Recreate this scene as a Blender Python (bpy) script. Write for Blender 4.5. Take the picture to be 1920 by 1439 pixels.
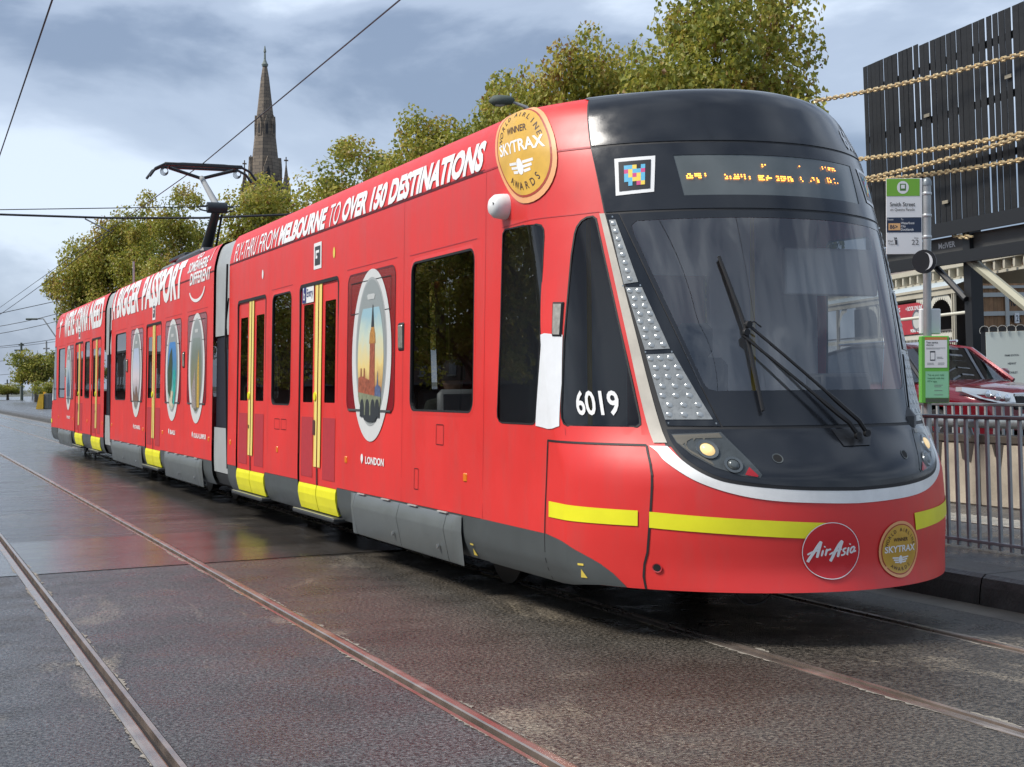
import bpy, bmesh, math, random
import numpy as np
from mathutils import Vector, Matrix
for o in list(bpy.data.objects): bpy.data.objects.remove(o)
SC = bpy.context.scene; COL = SC.collection; R = math.radians
# ------------------------------------------------------------------ camera
FPX = 2840.0; CAMZ = 1.5
ang = math.atan(1171.0/FPX); ca, sa = math.cos(ang), math.sin(ang); phi = .02
pit = math.atan((734-phi*1171-719.5)/FPX)
fw = Vector((sa*math.cos(pit), ca*math.cos(pit), math.sin(pit)))
rw = Vector((ca, -sa, 0)); uw = rw.cross(fw)
cU = uw*math.cos(phi)+rw*math.sin(phi); cR = rw*math.cos(phi)-uw*math.sin(phi)
cd = bpy.data.cameras.new('camera'); cam = bpy.data.objects.new('camera', cd); COL.objects.link(cam)
cd.sensor_width = 36; cd.lens = FPX/1920*36; cd.clip_end = 3000; cd.clip_start = .1
cam.matrix_world = Matrix(((cR.x, cU.x, -fw.x, 0), (cR.y, cU.y, -fw.y, 0), (cR.z, cU.z, -fw.z, CAMZ), (0, 0, 0, 1)))
SC.camera = cam
def at(px, py, d):                       # a photo pixel at a depth (metres) -> the point in the place
    return Vector((0, 0, CAMZ)) + (fw + cR*((px-960)/FPX) + cU*((719.5-py)/FPX))*d
# ------------------------------------------------------------------ world, sun, exposure
W = bpy.data.worlds.new('World'); SC.world = W; W.use_nodes = True
nt = W.node_tree; nt.nodes.clear()
SUNV = Vector((-.78, .14, .92)).normalized()
def N(t, **k):
    n = nt.nodes.new(t)
    for a, b in k.items(): setattr(n, a, b)
    return n
out = N('ShaderNodeOutputWorld'); bg = N('ShaderNodeBackground')
sky = N('ShaderNodeTexSky', sky_type='NISHITA', sun_disc=False); sky.sun_elevation = math.asin(SUNV.z); sky.sun_rotation = math.atan2(SUNV.x, SUNV.y)
tc = N('ShaderNodeTexCoord'); mp = N('ShaderNodeMapping'); mp.inputs['Scale'].default_value = (1.0, 1.0, 2.6); mp.inputs['Location'].default_value = (.35, .1, .4)
n1 = N('ShaderNodeTexNoise'); n1.inputs['Scale'].default_value = 2.9; n1.inputs['Detail'].default_value = 7; n1.inputs['Roughness'].default_value = .52; n1.inputs['Distortion'].default_value = .45
cr = N('ShaderNodeValToRGB'); cr.color_ramp.interpolation = 'EASE'
e = cr.color_ramp.elements; e[0].position = .39; e[0].color = (1.55, 2.0, 2.85, 1); e[1].position = .61; e[1].color = (4.7, 5.35, 6.3, 1)
m0 = cr.color_ramp.elements.new(.5); m0.color = (2.9, 3.45, 4.4, 1)
mx = N('ShaderNodeMix', data_type='RGBA'); mx.inputs['Factor'].default_value = .86
nt.links.new(tc.outputs['Generated'], mp.inputs['Vector']); nt.links.new(mp.outputs[0], n1.inputs['Vector']); nt.links.new(n1.outputs['Fac'], cr.inputs[0])
nt.links.new(sky.outputs[0], mx.inputs[6]); nt.links.new(cr.outputs[0], mx.inputs[7]); nt.links.new(mx.outputs[2], bg.inputs['Color'])
bg.inputs['Strength'].default_value = .085
nt.links.new(bg.outputs[0], out.inputs[0])
sl = bpy.data.lights.new('sun', 'SUN'); sl.energy = 2.1; sl.angle = R(18); sl.color = (1, .95, .88)
so = bpy.data.objects.new('sun', sl); COL.objects.link(so); so.rotation_euler = (-SUNV).to_track_quat('-Z', 'Y').to_euler(); so.location = (-20, -20, 30)
vs = SC.view_settings; vs.view_transform = 'Standard'; vs.look = 'None'; vs.gamma = 1; vs.use_curve_mapping = False; vs.exposure = 1.05
SC.render.engine = 'CYCLES'
SC.cycles.max_bounces = 8; SC.cycles.transparent_max_bounces = 12
# ------------------------------------------------------------------ materials
MATS = {}
def mat(name, col=(.5, .5, .5), rough=.5, metal=0, spec=.5, var=0, vscale=6, bump=0, bscale=60, coat=0, emit=None, rvar=0, dirt=0):
    if name in MATS: return MATS[name]
    m = bpy.data.materials.new(name); m.use_nodes = True; t = m.node_tree; b = t.nodes['Principled BSDF']
    b.inputs['Base Color'].default_value = (*col, 1); b.inputs['Roughness'].default_value = rough; b.inputs['Metallic'].default_value = metal
    b.inputs['Specular IOR Level'].default_value = spec; b.inputs['Coat Weight'].default_value = coat
    if emit: b.inputs['Emission Color'].default_value = (*emit[:3], 1); b.inputs['Emission Strength'].default_value = emit[3]
    if var or bump or rvar or dirt:
        g = t.nodes.new('ShaderNodeTexCoord'); nz = t.nodes.new('ShaderNodeTexNoise'); nz.inputs['Scale'].default_value = vscale; nz.inputs['Detail'].default_value = 6; nz.inputs['Roughness'].default_value = .6
        t.links.new(g.outputs['Object'], nz.inputs['Vector'])
        if var:
            mr = t.nodes.new('ShaderNodeMapRange'); mr.inputs['From Min'].default_value = .25; mr.inputs['From Max'].default_value = .75; mr.inputs['To Min'].default_value = 1-var; mr.inputs['To Max'].default_value = 1+var
            hs = t.nodes.new('ShaderNodeHueSaturation'); hs.inputs['Color'].default_value = (*col, 1)
            t.links.new(nz.outputs['Fac'], mr.inputs['Value']); t.links.new(mr.outputs[0], hs.inputs['Value']); t.links.new(hs.outputs[0], b.inputs['Base Color'])
        if rvar:
            mr = t.nodes.new('ShaderNodeMapRange'); mr.inputs['From Min'].default_value = .3; mr.inputs['From Max'].default_value = .7; mr.inputs['To Min'].default_value = max(.03, rough-rvar); mr.inputs['To Max'].default_value = rough+rvar
            t.links.new(nz.outputs['Fac'], mr.inputs['Value']); t.links.new(mr.outputs[0], b.inputs['Roughness'])
        if bump:
            n2 = t.nodes.new('ShaderNodeTexNoise'); n2.inputs['Scale'].default_value = bscale; n2.inputs['Detail'].default_value = 4
            bp = t.nodes.new('ShaderNodeBump'); bp.inputs['Strength'].default_value = bump; bp.inputs['Distance'].default_value = .02
            t.links.new(g.outputs['Object'], n2.inputs['Vector']); t.links.new(n2.outputs['Fac'], bp.inputs['Height']); t.links.new(bp.outputs[0], b.inputs['Normal'])
    MATS[name] = m; return m
def glass(name, tint, ior=1.45, rough=.0):
    if name in MATS: return MATS[name]
    m = bpy.data.materials.new(name); m.use_nodes = True; t = m.node_tree; t.nodes.clear()
    o = t.nodes.new('ShaderNodeOutputMaterial'); f = t.nodes.new('ShaderNodeFresnel'); f.inputs['IOR'].default_value = ior
    tr = t.nodes.new('ShaderNodeBsdfTransparent'); tr.inputs['Color'].default_value = (*tint, 1)
    gl = t.nodes.new('ShaderNodeBsdfGlossy'); gl.inputs['Roughness'].default_value = rough; mxs = t.nodes.new('ShaderNodeMixShader')
    gm = t.nodes.new('ShaderNodeNewGeometry'); mi = t.nodes.new('ShaderNodeMapRange'); mi.inputs['To Min'].default_value = ior; mi.inputs['To Max'].default_value = 1/ior
    t.links.new(gm.outputs['Backfacing'], mi.inputs['Value']); t.links.new(mi.outputs[0], f.inputs['IOR'])      # same mirror strength from either side of the pane
    t.links.new(f.outputs[0], mxs.inputs[0]); t.links.new(tr.outputs[0], mxs.inputs[1]); t.links.new(gl.outputs[0], mxs.inputs[2]); t.links.new(mxs.outputs[0], o.inputs[0])
    MATS[name] = m; return m
# ------------------------------------------------------------------ mesh helpers
def tag(o, label=None, cat=None, group=None, kind=None):
    for k, v in (('label', label), ('category', cat), ('group', group), ('kind', kind)):
        if v: o[k] = v
    return o
def empty(name, loc=(0, 0, 0), rot=(0, 0, 0), parent=None):
    o = bpy.data.objects.new(name, None); COL.objects.link(o); o.location = loc; o.rotation_euler = rot; o.parent = parent; o.empty_display_size = .2
    return o
class MB:
    def __init__(s): s.v = []; s.f = []; s.n = {}
    def add(s, v, f):
        n = len(s.v); s.v += [tuple(p) for p in v]; s.f += [tuple(i+n for i in q) for q in f]; return s
    def box(s, x0, x1, y0, y1, z0, z1, bev=0):
        if bev:
            b = min(bev, abs(x1-x0)/2.2, abs(y1-y0)/2.2, abs(z1-z0)/2.2)
            vs_ = []
            for sx in (0, 1):
                for sy in (0, 1):
                    for sz in (0, 1):
                        X, Y, Z = (x1 if sx else x0), (y1 if sy else y0), (z1 if sz else z0)
                        dx, dy, dz = (-b if sx else b), (-b if sy else b), (-b if sz else b)
                        vs_ += [(X, Y+dy, Z+dz), (X+dx, Y, Z+dz), (X+dx, Y+dy, Z)]
            bm = bmesh.new()
            for p in vs_: bm.verts.new(p)
            bmesh.ops.convex_hull(bm, input=bm.verts)
            bm.verts.index_update()
            s.add([v.co[:] for v in bm.verts], [[v.index for v in f.verts] for f in bm.faces]); bm.free(); return s
        return s.add([(x0, y0, z0), (x1, y0, z0), (x1, y1, z0), (x0, y1, z0), (x0, y0, z1), (x1, y0, z1), (x1, y1, z1), (x0, y1, z1)],
                     [(0, 3, 2, 1), (4, 5, 6, 7), (0, 1, 5, 4), (1, 2, 6, 5), (2, 3, 7, 6), (3, 0, 4, 7)])
    def tube(s, pts, r, n=8, cap=True):
        pts = [Vector(p) for p in pts]; rs = r if isinstance(r, (list, tuple)) else [r]*len(pts); V = []; F = []; up = None
        for i, p in enumerate(pts):
            d = (pts[min(i+1, len(pts)-1)]-pts[max(i-1, 0)]).normalized()
            if up is None: up = d.orthogonal().normalized()
            up = (up-d*up.dot(d)).normalized(); sd = d.cross(up)
            V += [p+(up*math.cos(2*math.pi*k/n)+sd*math.sin(2*math.pi*k/n))*rs[i] for k in range(n)]
        for i in range(len(pts)-1):
            for k in range(n): F.append((i*n+k, i*n+(k+1) % n, (i+1)*n+(k+1) % n, (i+1)*n+k))
        if cap: F.append(tuple(range(n))[::-1]); F.append(tuple(range((len(pts)-1)*n, len(pts)*n)))
        return s.add(V, F)
    def lathe(s, prof, c, axis='Z', n=20, a0=0):
        V = []; F = []
        for r, h in prof:
            for k in range(n):
                a = a0+2*math.pi*k/n; u, w = r*math.cos(a), r*math.sin(a)
                V.append({'Z': (c[0]+u, c[1]+w, c[2]+h), 'X': (c[0]+h, c[1]+u, c[2]+w), 'Y': (c[0]+u, c[1]+h, c[2]+w)}[axis])
        for i in range(len(prof)-1):
            for k in range(n): F.append((i*n+k, i*n+(k+1) % n, (i+1)*n+(k+1) % n, (i+1)*n+k))
        F.append(tuple(range(n))[::-1]); F.append(tuple(range((len(prof)-1)*n, len(prof)*n)))
        return s.add(V, F)
    def prism(s, poly, f):              # poly 2D, f(u, w, t) -> 3D with t in 0, 1
        n = len(poly); V = [f(u, w, 0) for u, w in poly]+[f(u, w, 1) for u, w in poly]
        F = [tuple(range(n))[::-1], tuple(range(n, 2*n))]+[(i, (i+1) % n, n+(i+1) % n, n+i) for i in range(n)]
        return s.add(V, F)
    def mesh(s, name, m, smooth=None):
        me = bpy.data.meshes.new(name)
        if s.v and len(s.n) == len(s.v):                                # sheets over a known surface carry that surface's normals
            V = np.array(s.v); NN = np.array([s.n[i] for i in range(len(s.v))]); F = []
            for f in s.f:
                a, b, c = V[f[0]], V[f[1]], V[f[2]]; g = np.cross(b-a, c-a) if len(f) == 3 else np.cross(V[f[2]]-V[f[0]], V[f[3]]-V[f[1]])
                if g@g < 1e-18: continue
                F.append(f if g@NN[f[0]] >= 0 else tuple(f)[::-1])
            me.from_pydata(s.v, [], F); me.materials.append(m); me.validate(); me.shade_smooth(); me.normals_split_custom_set_from_vertices(NN.tolist()); me.update(); return me
        me.from_pydata(s.v, [], s.f); me.materials.append(m); me.validate()
        bm = bmesh.new(); bm.from_mesh(me); bmesh.ops.recalc_face_normals(bm, faces=bm.faces); bm.to_mesh(me); bm.free()
        if smooth: me.shade_smooth(); me.set_sharp_from_angle(angle=R(smooth))
        me.update(); return me
    def build(s, name, m, parent=None, smooth=None, loc=None, rot=None):
        o = bpy.data.objects.new(name, s.mesh(name, m, smooth)); COL.objects.link(o); o.parent = parent
        if loc is not None: o.location = loc
        if rot is not None: o.rotation_euler = rot
        return o
def link(name, me, parent=None, loc=(0, 0, 0), rot=(0, 0, 0), scale=None):
    o = bpy.data.objects.new(name, me); COL.objects.link(o); o.parent = parent; o.location = loc; o.rotation_euler = rot
    if scale: o.scale = scale
    return o
def copy_tree(o, parent=None):
    c = o.copy(); COL.objects.link(c); c.parent = parent
    for ch in list(o.children): copy_tree(ch, c)
    return c
# 2D polygon tools
def clip_half(poly, nx, ny, d):          # keep nx*x + ny*y <= d
    o = []; n = len(poly)
    for i in range(n):
        a = poly[i]; b = poly[(i+1) % n]; fa = nx*a[0]+ny*a[1]-d; fb = nx*b[0]+ny*b[1]-d
        if fa <= 0: o.append(a)
        if (fa < 0 < fb) or (fb < 0 < fa):
            t = fa/(fa-fb); o.append((a[0]+(b[0]-a[0])*t, a[1]+(b[1]-a[1])*t))
    return o
def area(p): return .5*sum(p[i][0]*p[(i+1) % len(p)][1]-p[(i+1) % len(p)][0]*p[i][1] for i in range(len(p)))
def hull(pts):
    P = sorted(set((round(a, 5), round(b, 5)) for a, b in pts))
    def half(P):
        h = []
        for p in P:
            while len(h) > 1 and (h[-1][0]-h[-2][0])*(p[1]-h[-2][1])-(h[-1][1]-h[-2][1])*(p[0]-h[-2][0]) <= 0: h.pop()
            h.append(p)
        return h
    a = half(P); b = half(P[::-1]); return a[:-1]+b[:-1]
def dens(poly, st):
    o = []
    for i in range(len(poly)):
        a = poly[i]; b = poly[(i+1) % len(poly)]; k = max(1, int(math.hypot(b[0]-a[0], b[1]-a[1])/st))
        o += [(a[0]+(b[0]-a[0])*j/k, a[1]+(b[1]-a[1])*j/k) for j in range(k)]
    return o
def rrect(x0, x1, y0, y1, r, n=4):
    o = []
    for cx, cy, a in ((x1-r, y1-r, 0), (x0+r, y1-r, 90), (x0+r, y0+r, 180), (x1-r, y0+r, 270)):
        o += [(cx+r*math.cos(R(a+90*k/n)), cy+r*math.sin(R(a+90*k/n))) for k in range(n+1)]
    return o
def curve(P, n=5):                       # Catmull-Rom through the points of an open line
    o = []
    for i in range(len(P)-1):
        p0, p1, p2, p3 = P[max(i-1, 0)], P[i], P[i+1], P[min(i+2, len(P)-1)]
        for k in range(n):
            t = k/n; o.append(tuple(.5*(2*p1[c]+(p2[c]-p0[c])*t+(2*p0[c]-5*p1[c]+4*p2[c]-p3[c])*t*t+(3*p1[c]-p0[c]-3*p2[c]+p3[c])*t**3) for c in (0, 1)))
    return o+[P[-1]]
def ellipse(cx, cy, a, b, n=40): return [(cx+a*math.cos(2*math.pi*k/n), cy+b*math.sin(2*math.pi*k/n)) for k in range(n)]
def inset(poly, d):                      # move each vertex inwards (simple mitre)
    if area(poly) < 0: poly = poly[::-1]
    o = []; n = len(poly)
    for i in range(n):
        p0, p1, p2 = poly[i-1], poly[i], poly[(i+1) % n]
        a = Vector((p1[0]-p0[0], p1[1]-p0[1])); b = Vector((p2[0]-p1[0], p2[1]-p1[1]))
        if a.length < 1e-7 or b.length < 1e-7: continue
        a.normalize(); b.normalize(); m = Vector((-a.y-b.y, a.x+b.x))
        if m.length < 1e-4: continue
        m.normalize(); k = d/max(.5, m.dot(Vector((-a.y, a.x)))); o.append((p1[0]+m.x*k, p1[1]+m.y*k))
    return o
def patch(mb, f, poly, holes=(), off=0., step=(.06, .06), f_off=None):
    """a sheet over the 2D polygon (minus convex holes), carried onto the surface f(u, w, off)"""
    xs = [p[0] for p in poly]; ys = [p[1] for p in poly]; x0, x1, y0, y1 = min(xs), max(xs), min(ys), max(ys)
    nx = max(1, int(math.ceil((x1-x0)/step[0]))); ny = max(1, int(math.ceil((y1-y0)/step[1]))); idx = {}
    H = []
    for h in holes:
        h = hull(h); H.append((h, min(p[0] for p in h), max(p[0] for p in h), min(p[1] for p in h), max(p[1] for p in h)))
    def put(a, b):
        q = Vector(f(a, b, off)); d = Vector(f(a, b, off+.01))-q; mb.v.append(tuple(q))
        if d.length > 1e-9: mb.n[len(mb.v)-1] = tuple(d.normalized())
        return len(mb.v)-1
    def vid(p):
        k = (round(p[0], 5), round(p[1], 5))
        if k not in idx: idx[k] = put(p[0], p[1])
        return idx[k]
    for i in range(nx):
        a0 = x0+(x1-x0)*i/nx; a1 = x0+(x1-x0)*(i+1)/nx
        col = clip_half(clip_half(poly, 1, 0, a1), -1, 0, -a0)
        if len(col) < 3: continue
        for j in range(ny):
            b0 = y0+(y1-y0)*j/ny; b1 = y0+(y1-y0)*(j+1)/ny
            cell = clip_half(clip_half(col, 0, 1, b1), 0, -1, -b0)
            if len(cell) < 3: continue
            parts = [cell]
            for h, hx0, hx1, hy0, hy1 in H:
                if hx0 > a1 or hx1 < a0 or hy0 > b1 or hy1 < b0: continue
                new = []
                for c in parts:
                    rem = c
                    for k in range(len(h)):
                        p, q = h[k], h[(k+1) % len(h)]; ex, ey = q[0]-p[0], q[1]-p[1]; nx_, ny_ = ey, -ex; d = nx_*p[0]+ny_*p[1]
                        o_ = clip_half(rem, -nx_, -ny_, -d)
                        if len(o_) > 2 and abs(area(o_)) > 1e-7: new.append(o_)
                        rem = clip_half(rem, nx_, ny_, d)
                        if len(rem) < 3: break
                parts = new
            for c in parts:
                if abs(area(c)) < 1e-8: continue
                ids = []
                for p in c:
                    k = vid(p)
                    if not ids or (k != ids[-1] and k != ids[0]): ids.append(k)
                if len(ids) > 4:
                    ci = put(sum(p[0] for p in c)/len(c), sum(p[1] for p in c)/len(c))
                    mb.f += [(ids[q], ids[(q+1) % len(ids)], ci) for q in range(len(ids))]
                elif len(ids) > 2: mb.f.append(tuple(ids))
    return mb
def band(mb, f, poly, w0, w1, o0, o1):   # ring between two insets of a closed polygon at two offsets
    a = [f(p[0], p[1], o0) for p in inset(poly, w0)]; b = [f(p[0], p[1], o1) for p in inset(poly, w1)]
    n = min(len(a), len(b)); return mb.add(a[:n]+b[:n], [(i, (i+1) % n, n+(i+1) % n, n+i) for i in range(n)])
# text
TXT = {}
try: FONT = bpy.data.fonts.load(bpy.utils.system_resource('DATAFILES', path='fonts/Inter.woff2'))   # the sans that ships with Blender
except Exception: FONT = None
def text2d(s, bold=0., shear=0., space=1.0, st=.12):
    key = (s, bold, shear, space)
    if key not in TXT:
        c = bpy.data.curves.new('t', 'FONT'); c.body = s; c.size = 1; c.offset = bold; c.shear = shear; c.space_character = space; c.resolution_u = 3
        if FONT: c.font = FONT
        o = bpy.data.objects.new('t', c); COL.objects.link(o); dg = bpy.context.evaluated_depsgraph_get()
        me = bpy.data.meshes.new_from_object(o.evaluated_get(dg)); bpy.data.objects.remove(o); bpy.data.curves.remove(c)
        bm = bmesh.new(); bm.from_mesh(me); bpy.data.meshes.remove(me); bmesh.ops.remove_doubles(bm, verts=bm.verts, dist=1e-5)
        for k in range(-2, 8):
            g = bm.verts[:]+bm.edges[:]+bm.faces[:]; bmesh.ops.bisect_plane(bm, geom=g, plane_co=(0, k*st, 0), plane_no=(0, 1, 0))
        bm.verts.index_update()
        TXT[key] = ([(v.co.x, v.co.y) for v in bm.verts], [[v.index for v in f.verts] for f in bm.faces]); bm.free()
    v, f = TXT[key]; xs = [p[0] for p in v]; ys = [p[1] for p in v]
    return v, f, min(xs), max(xs), min(ys), max(ys)
def text_on(mb, f, s, u0, u1, w0, w1, off=.004, bold=0., shear=0., space=1.0, warp=None):
    """fit the string into the box u0..u1 (reading direction) by w0..w1 of the surface f"""
    v, F, a, b, c, d = text2d(s, bold, shear, space); V = []
    for x, y in v:
        u, w = u0+(x-a)/(b-a)*(u1-u0), w0+(y-c)/(d-c)*(w1-w0)
        if warp: u, w = warp(u, w)
        V.append(f(u, w, off))
    return mb.add(V, F)
def text_arc(mb, f, s, cx, cy, rx, ry, a0, a1, h, off=.004, bold=.01, flip=False):
    n = len(s)
    for i, ch in enumerate(s):
        if ch == ' ': continue
        a = R(a0+(a1-a0)*(i/(n-1))); v, F, x0, x1, y0, y1 = text2d(ch, bold); V = []
        for x, y in v:
            lx, ly = (x-(x0+x1)/2)*h*1.25, (y-.35)*h*1.35
            rot = a-math.pi/2 if not flip else a+math.pi/2
            px, py = math.cos(rot)*lx-math.sin(rot)*ly, math.sin(rot)*lx+math.cos(rot)*ly
            V.append(f(cx+rx*math.cos(a)+px*(rx/ry if rx < ry else 1), cy+ry*math.sin(a)+py, off))
        mb.add(V, F)
    return mb
# ================================================================== GROUND
def road_mat(name, base, agg, wet_lo, wet_hi, bump, sand=.0, scale=140, stretch=(1, 1, 1), streak=.0):
    m = bpy.data.materials.new(name); m.use_nodes = True; t = m.node_tree; b = t.nodes['Principled BSDF']; L = t.links.new
    def nd(ty, **k):
        n = t.nodes.new(ty)
        for a, v in k.items(): n.inputs[a].default_value = v
        return n
    g = t.nodes.new('ShaderNodeTexCoord'); mpn = nd('ShaderNodeMapping'); mpn.inputs['Scale'].default_value = stretch; L(g.outputs['Object'], mpn.inputs[0])
    fine = nd('ShaderNodeTexVoronoi', Scale=scale); L(g.outputs['Object'], fine.inputs['Vector'])
    fn = nd('ShaderNodeTexNoise', Scale=scale*.45, Detail=5, Roughness=.7); L(g.outputs['Object'], fn.inputs['Vector'])
    big = nd('ShaderNodeTexNoise', Scale=.55, Detail=7, Roughness=.62, Distortion=.6); L(mpn.outputs[0], big.inputs['Vector'])
    mid = nd('ShaderNodeTexNoise', Scale=2.3, Detail=6, Roughness=.65); L(mpn.outputs[0], mid.inputs['Vector'])
    c1 = t.nodes.new('ShaderNodeValToRGB'); c1.color_ramp.elements[0].position = .42; c1.color_ramp.elements[1].position = .64
    c1.color_ramp.elements[0].color = (*[x*.55 for x in base], 1); c1.color_ramp.elements[1].color = (*agg, 1); L(fn.outputs['Fac'], c1.inputs[0])
    mrb = nd('ShaderNodeMapRange', **{'From Min': .3, 'From Max': .7, 'To Min': .65, 'To Max': 1.35}); L(big.outputs['Fac'], mrb.inputs['Value'])
    hs = nd('ShaderNodeHueSaturation'); L(c1.outputs[0], hs.inputs['Color']); L(mrb.outputs[0], hs.inputs['Value'])
    col = hs.outputs[0]
    if sand:
        mp2 = nd('ShaderNodeMapping'); mp2.inputs['Scale'].default_value = (.9, .32, 1); mp2.inputs['Rotation'].default_value = (0, 0, .55); L(g.outputs['Object'], mp2.inputs[0])
        sn = nd('ShaderNodeTexNoise', Scale=1.15, Detail=9, Roughness=.68, Distortion=1.2); L(mp2.outputs[0], sn.inputs['Vector'])
        sr = nd('ShaderNodeMapRange', **{'From Min': .575, 'From Max': .70, 'To Min': 0., 'To Max': sand}); L(sn.outputs['Fac'], sr.inputs['Value'])
        mu = nd('ShaderNodeMath'); mu.operation = 'MULTIPLY'; fr = nd('ShaderNodeMapRange', **{'From Min': .40, 'From Max': .60}); L(fn.outputs['Fac'], fr.inputs['Value']); L(sr.outputs[0], mu.inputs[0]); L(fr.outputs[0], mu.inputs[1])
        mxx = t.nodes.new('ShaderNodeMix'); mxx.data_type = 'RGBA'; mxx.inputs[7].default_value = (.40, .34, .25, 1); L(mu.outputs[0], mxx.inputs[0]); L(col, mxx.inputs[6]); col = mxx.outputs[2]
    L(col, b.inputs['Base Color'])
    rr = nd('ShaderNodeMapRange', **{'From Min': .38, 'From Max': .64, 'To Min': wet_lo, 'To Max': wet_hi}); L(mid.outputs['Fac'], rr.inputs['Value']); L(rr.outputs[0], b.inputs['Roughness'])
    b.inputs['Specular IOR Level'].default_value = .5
    bp = nd('ShaderNodeBump', Strength=bump, Distance=.006); L(fine.outputs['Distance'], bp.inputs['Height'])
    bp2 = nd('ShaderNodeBump', Strength=bump*.8, Distance=.008); L(fn.outputs['Fac'], bp2.inputs['Height']); L(bp.outputs[0], bp2.inputs['Normal']); L(bp2.outputs[0], b.inputs['Normal'])
    return m
M_road = road_mat('asphalt_cool', (.022, .0225, .023), (.150, .151, .150), .24, .54, .75, sand=.7, scale=105)
M_warm = road_mat('asphalt_warm', (.028, .025, .021), (.165, .142, .114), .22, .50, .75, sand=1.0, scale=105)
M_far = road_mat('asphalt_smooth', (.042, .039, .036), (.09, .081, .071), .09, .30, .28, sand=.5, scale=120, stretch=(.35, 1.3, 1))
M_conc = road_mat('concrete_strip', (.065, .059, .053), (.11, .099, .089), .06, .19, .10, sand=.4, scale=150, stretch=(.35, 1.6, 1))
RAILS = [(.965, 0., 1), (2.40, 0., -1), (4.255, 0., 1), (5.69, -.031, -1)]
def gz(x): return 0. if x < 4.2 else (-.022*(min(x, 6.35)-4.2))
cuts = []
for xc, z, g in RAILS: cuts.append((min(xc-.03*g, xc+.098*g), max(xc-.03*g, xc+.098*g)))
def strips(x0, x1):
    o = []; a = x0
    for c0, c1 in cuts:
        if c0 > a: o.append((a, min(c0, x1)))
        a = max(a, c1)
        if a >= x1: break
    if a < x1: o.append((a, x1))
    s2 = []
    for a, b in o:
        if a < 4.2 < b: s2 += [(a, 4.2), (4.2, b)]
        else: s2.append((a, b))
    return s2
def road_sheet(name, x0, x1, ya, yb, m, dz=0., slant=0.):
    mb = MB()
    for a, b in strips(x0, x1):
        mb.add([(a, ya+slant*a, gz(a)+dz), (b, ya+slant*b, gz(b)+dz), (b, yb+slant*b, gz(b)+dz), (a, yb+slant*a, gz(a)+dz)], [(0, 1, 2, 3)])
    return tag(mb.build(name, m), kind='structure')
road_sheet('road', -60, 2.40, -25, 12.70, M_road); road_sheet('road', 2.40, 6.33, -25, 12.70, M_warm)
road_sheet('concrete_crossing', -60, 6.33, 12.70, 15.42, M_conc, .004, .03)
road_sheet('road', -60, 6.33, 12.70, 400, M_far, 0)
mb = MB(); mb.add([(-900, -300, -.6), (900, -300, -.6), (900, 1500, -.6), (-900, 1500, -.6)], [(0, 1, 2, 3)])
tag(mb.build('ground', mat('far_ground', (.09, .095, .075), .9, var=.3, vscale=.05)), kind='structure')
M_steel = mat('rail_steel', (.40, .33, .28), .28, .75, var=.4, vscale=3, rvar=.1)
M_groove = mat('rail_groove', (.03, .022, .016), .6, .3, var=.4, vscale=8)
for i, (xc, z, g) in enumerate(RAILS):
    def st(mb, xa, xb, za, zb): return mb.add([(xc+xa*g, -20, z+za), (xc+xb*g, -20, z+zb), (xc+xb*g, 350, z+zb), (xc+xa*g, 350, z+za)], [(0, 1, 2, 3)])
    r = empty('tram_rail', (0, 0, 0)); r['kind'] = 'structure'
    mb = MB(); st(mb, -.03, -.027, -.05, .003); st(mb, -.027, -.012, .003, .006); st(mb, -.012, .02, .006, .006); st(mb, .02, .028, .006, .001); st(mb, .028, .032, .001, -.035)
    mb.build('rail_head', M_steel, r, 40)
    mb = MB(); st(mb, .032, .068, -.035, -.035); mb.build('rail_groove', M_groove, r)
    mb = MB(); st(mb, .068, .070, -.035, .001); st(mb, .070, .094, .001, .002); st(mb, .094, .098, .002, -.04); mb.build('guard_lip', M_steel, r, 40)
# broken pale filler along the rails
random.seed(3)
M_fill = mat('joint_filler', (.25, .225, .185), .7, var=.4, vscale=30, bump=.4, bscale=90)
for xc, z, g in RAILS:
    for sd, e0 in ((-1, -.03), (1, .098)):
        mb = MB(); y = 2.0
        while y < 14:
            ln = random.uniform(.08, .9)
            if random.random() < (.62 if sd*g < 0 else .45):
                k = max(3, int(ln/.022)); a = []; b = []
                for j in range(k+1):
                    yy = y+ln*j/k; w = random.uniform(.003, .034)*random.random()**.5*(math.sin(math.pi*(j+.2)/(k+.4))**.5)
                    a.append((xc+e0*g, yy, gz(xc+e0*g)+.0045)); b.append((xc+(e0+w*sd)*g, yy, gz(xc)+.0045))
                mb.add(a+b, [(j, j+1, k+2+j, k+1+j) for j in range(k)])
            y += ln+random.uniform(0, .3)
        if mb.f: tag(mb.build('rail_joint_filler', M_fill), kind='stuff')
# gutter, kerb, platform
mb = MB(); mb.add([(6.33, -25, -.046), (6.60, -25, -.040), (6.60, 200, -.040), (6.33, 200, -.046)], [(0, 1, 2, 3)])
tag(mb.build('gutter', mat('gutter_concrete', (.17, .15, .12), .35, var=.35, vscale=3, bump=.3)), kind='structure')
prof = [(6.57, -.06), (6.585, .08), (6.60, .135), (6.63, .158), (6.98, .162)]
mb = MB(); y = -25.0
ks = []
while y < 200:
    ln = 3.0 if y < 40 else 20
    for j in range(len(prof)-1):
        a, b = prof[j], prof[j+1]; mb.add([(a[0], y+.006, a[1]), (b[0], y+.006, b[1]), (b[0], y+ln-.006, b[1]), (a[0], y+ln-.006, a[1])], [(0, 1, 2, 3)])
    y += ln
tag(mb.build('kerb', mat('kerb_stone', (.075, .072, .068), .42, var=.4, vscale=4, bump=.35, bscale=40, rvar=.15), None, 40), kind='structure')
M_plat = road_mat('platform_asphalt', (.075, .078, .082), (.16, .16, .16), .2, .5, .4, scale=120)
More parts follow.
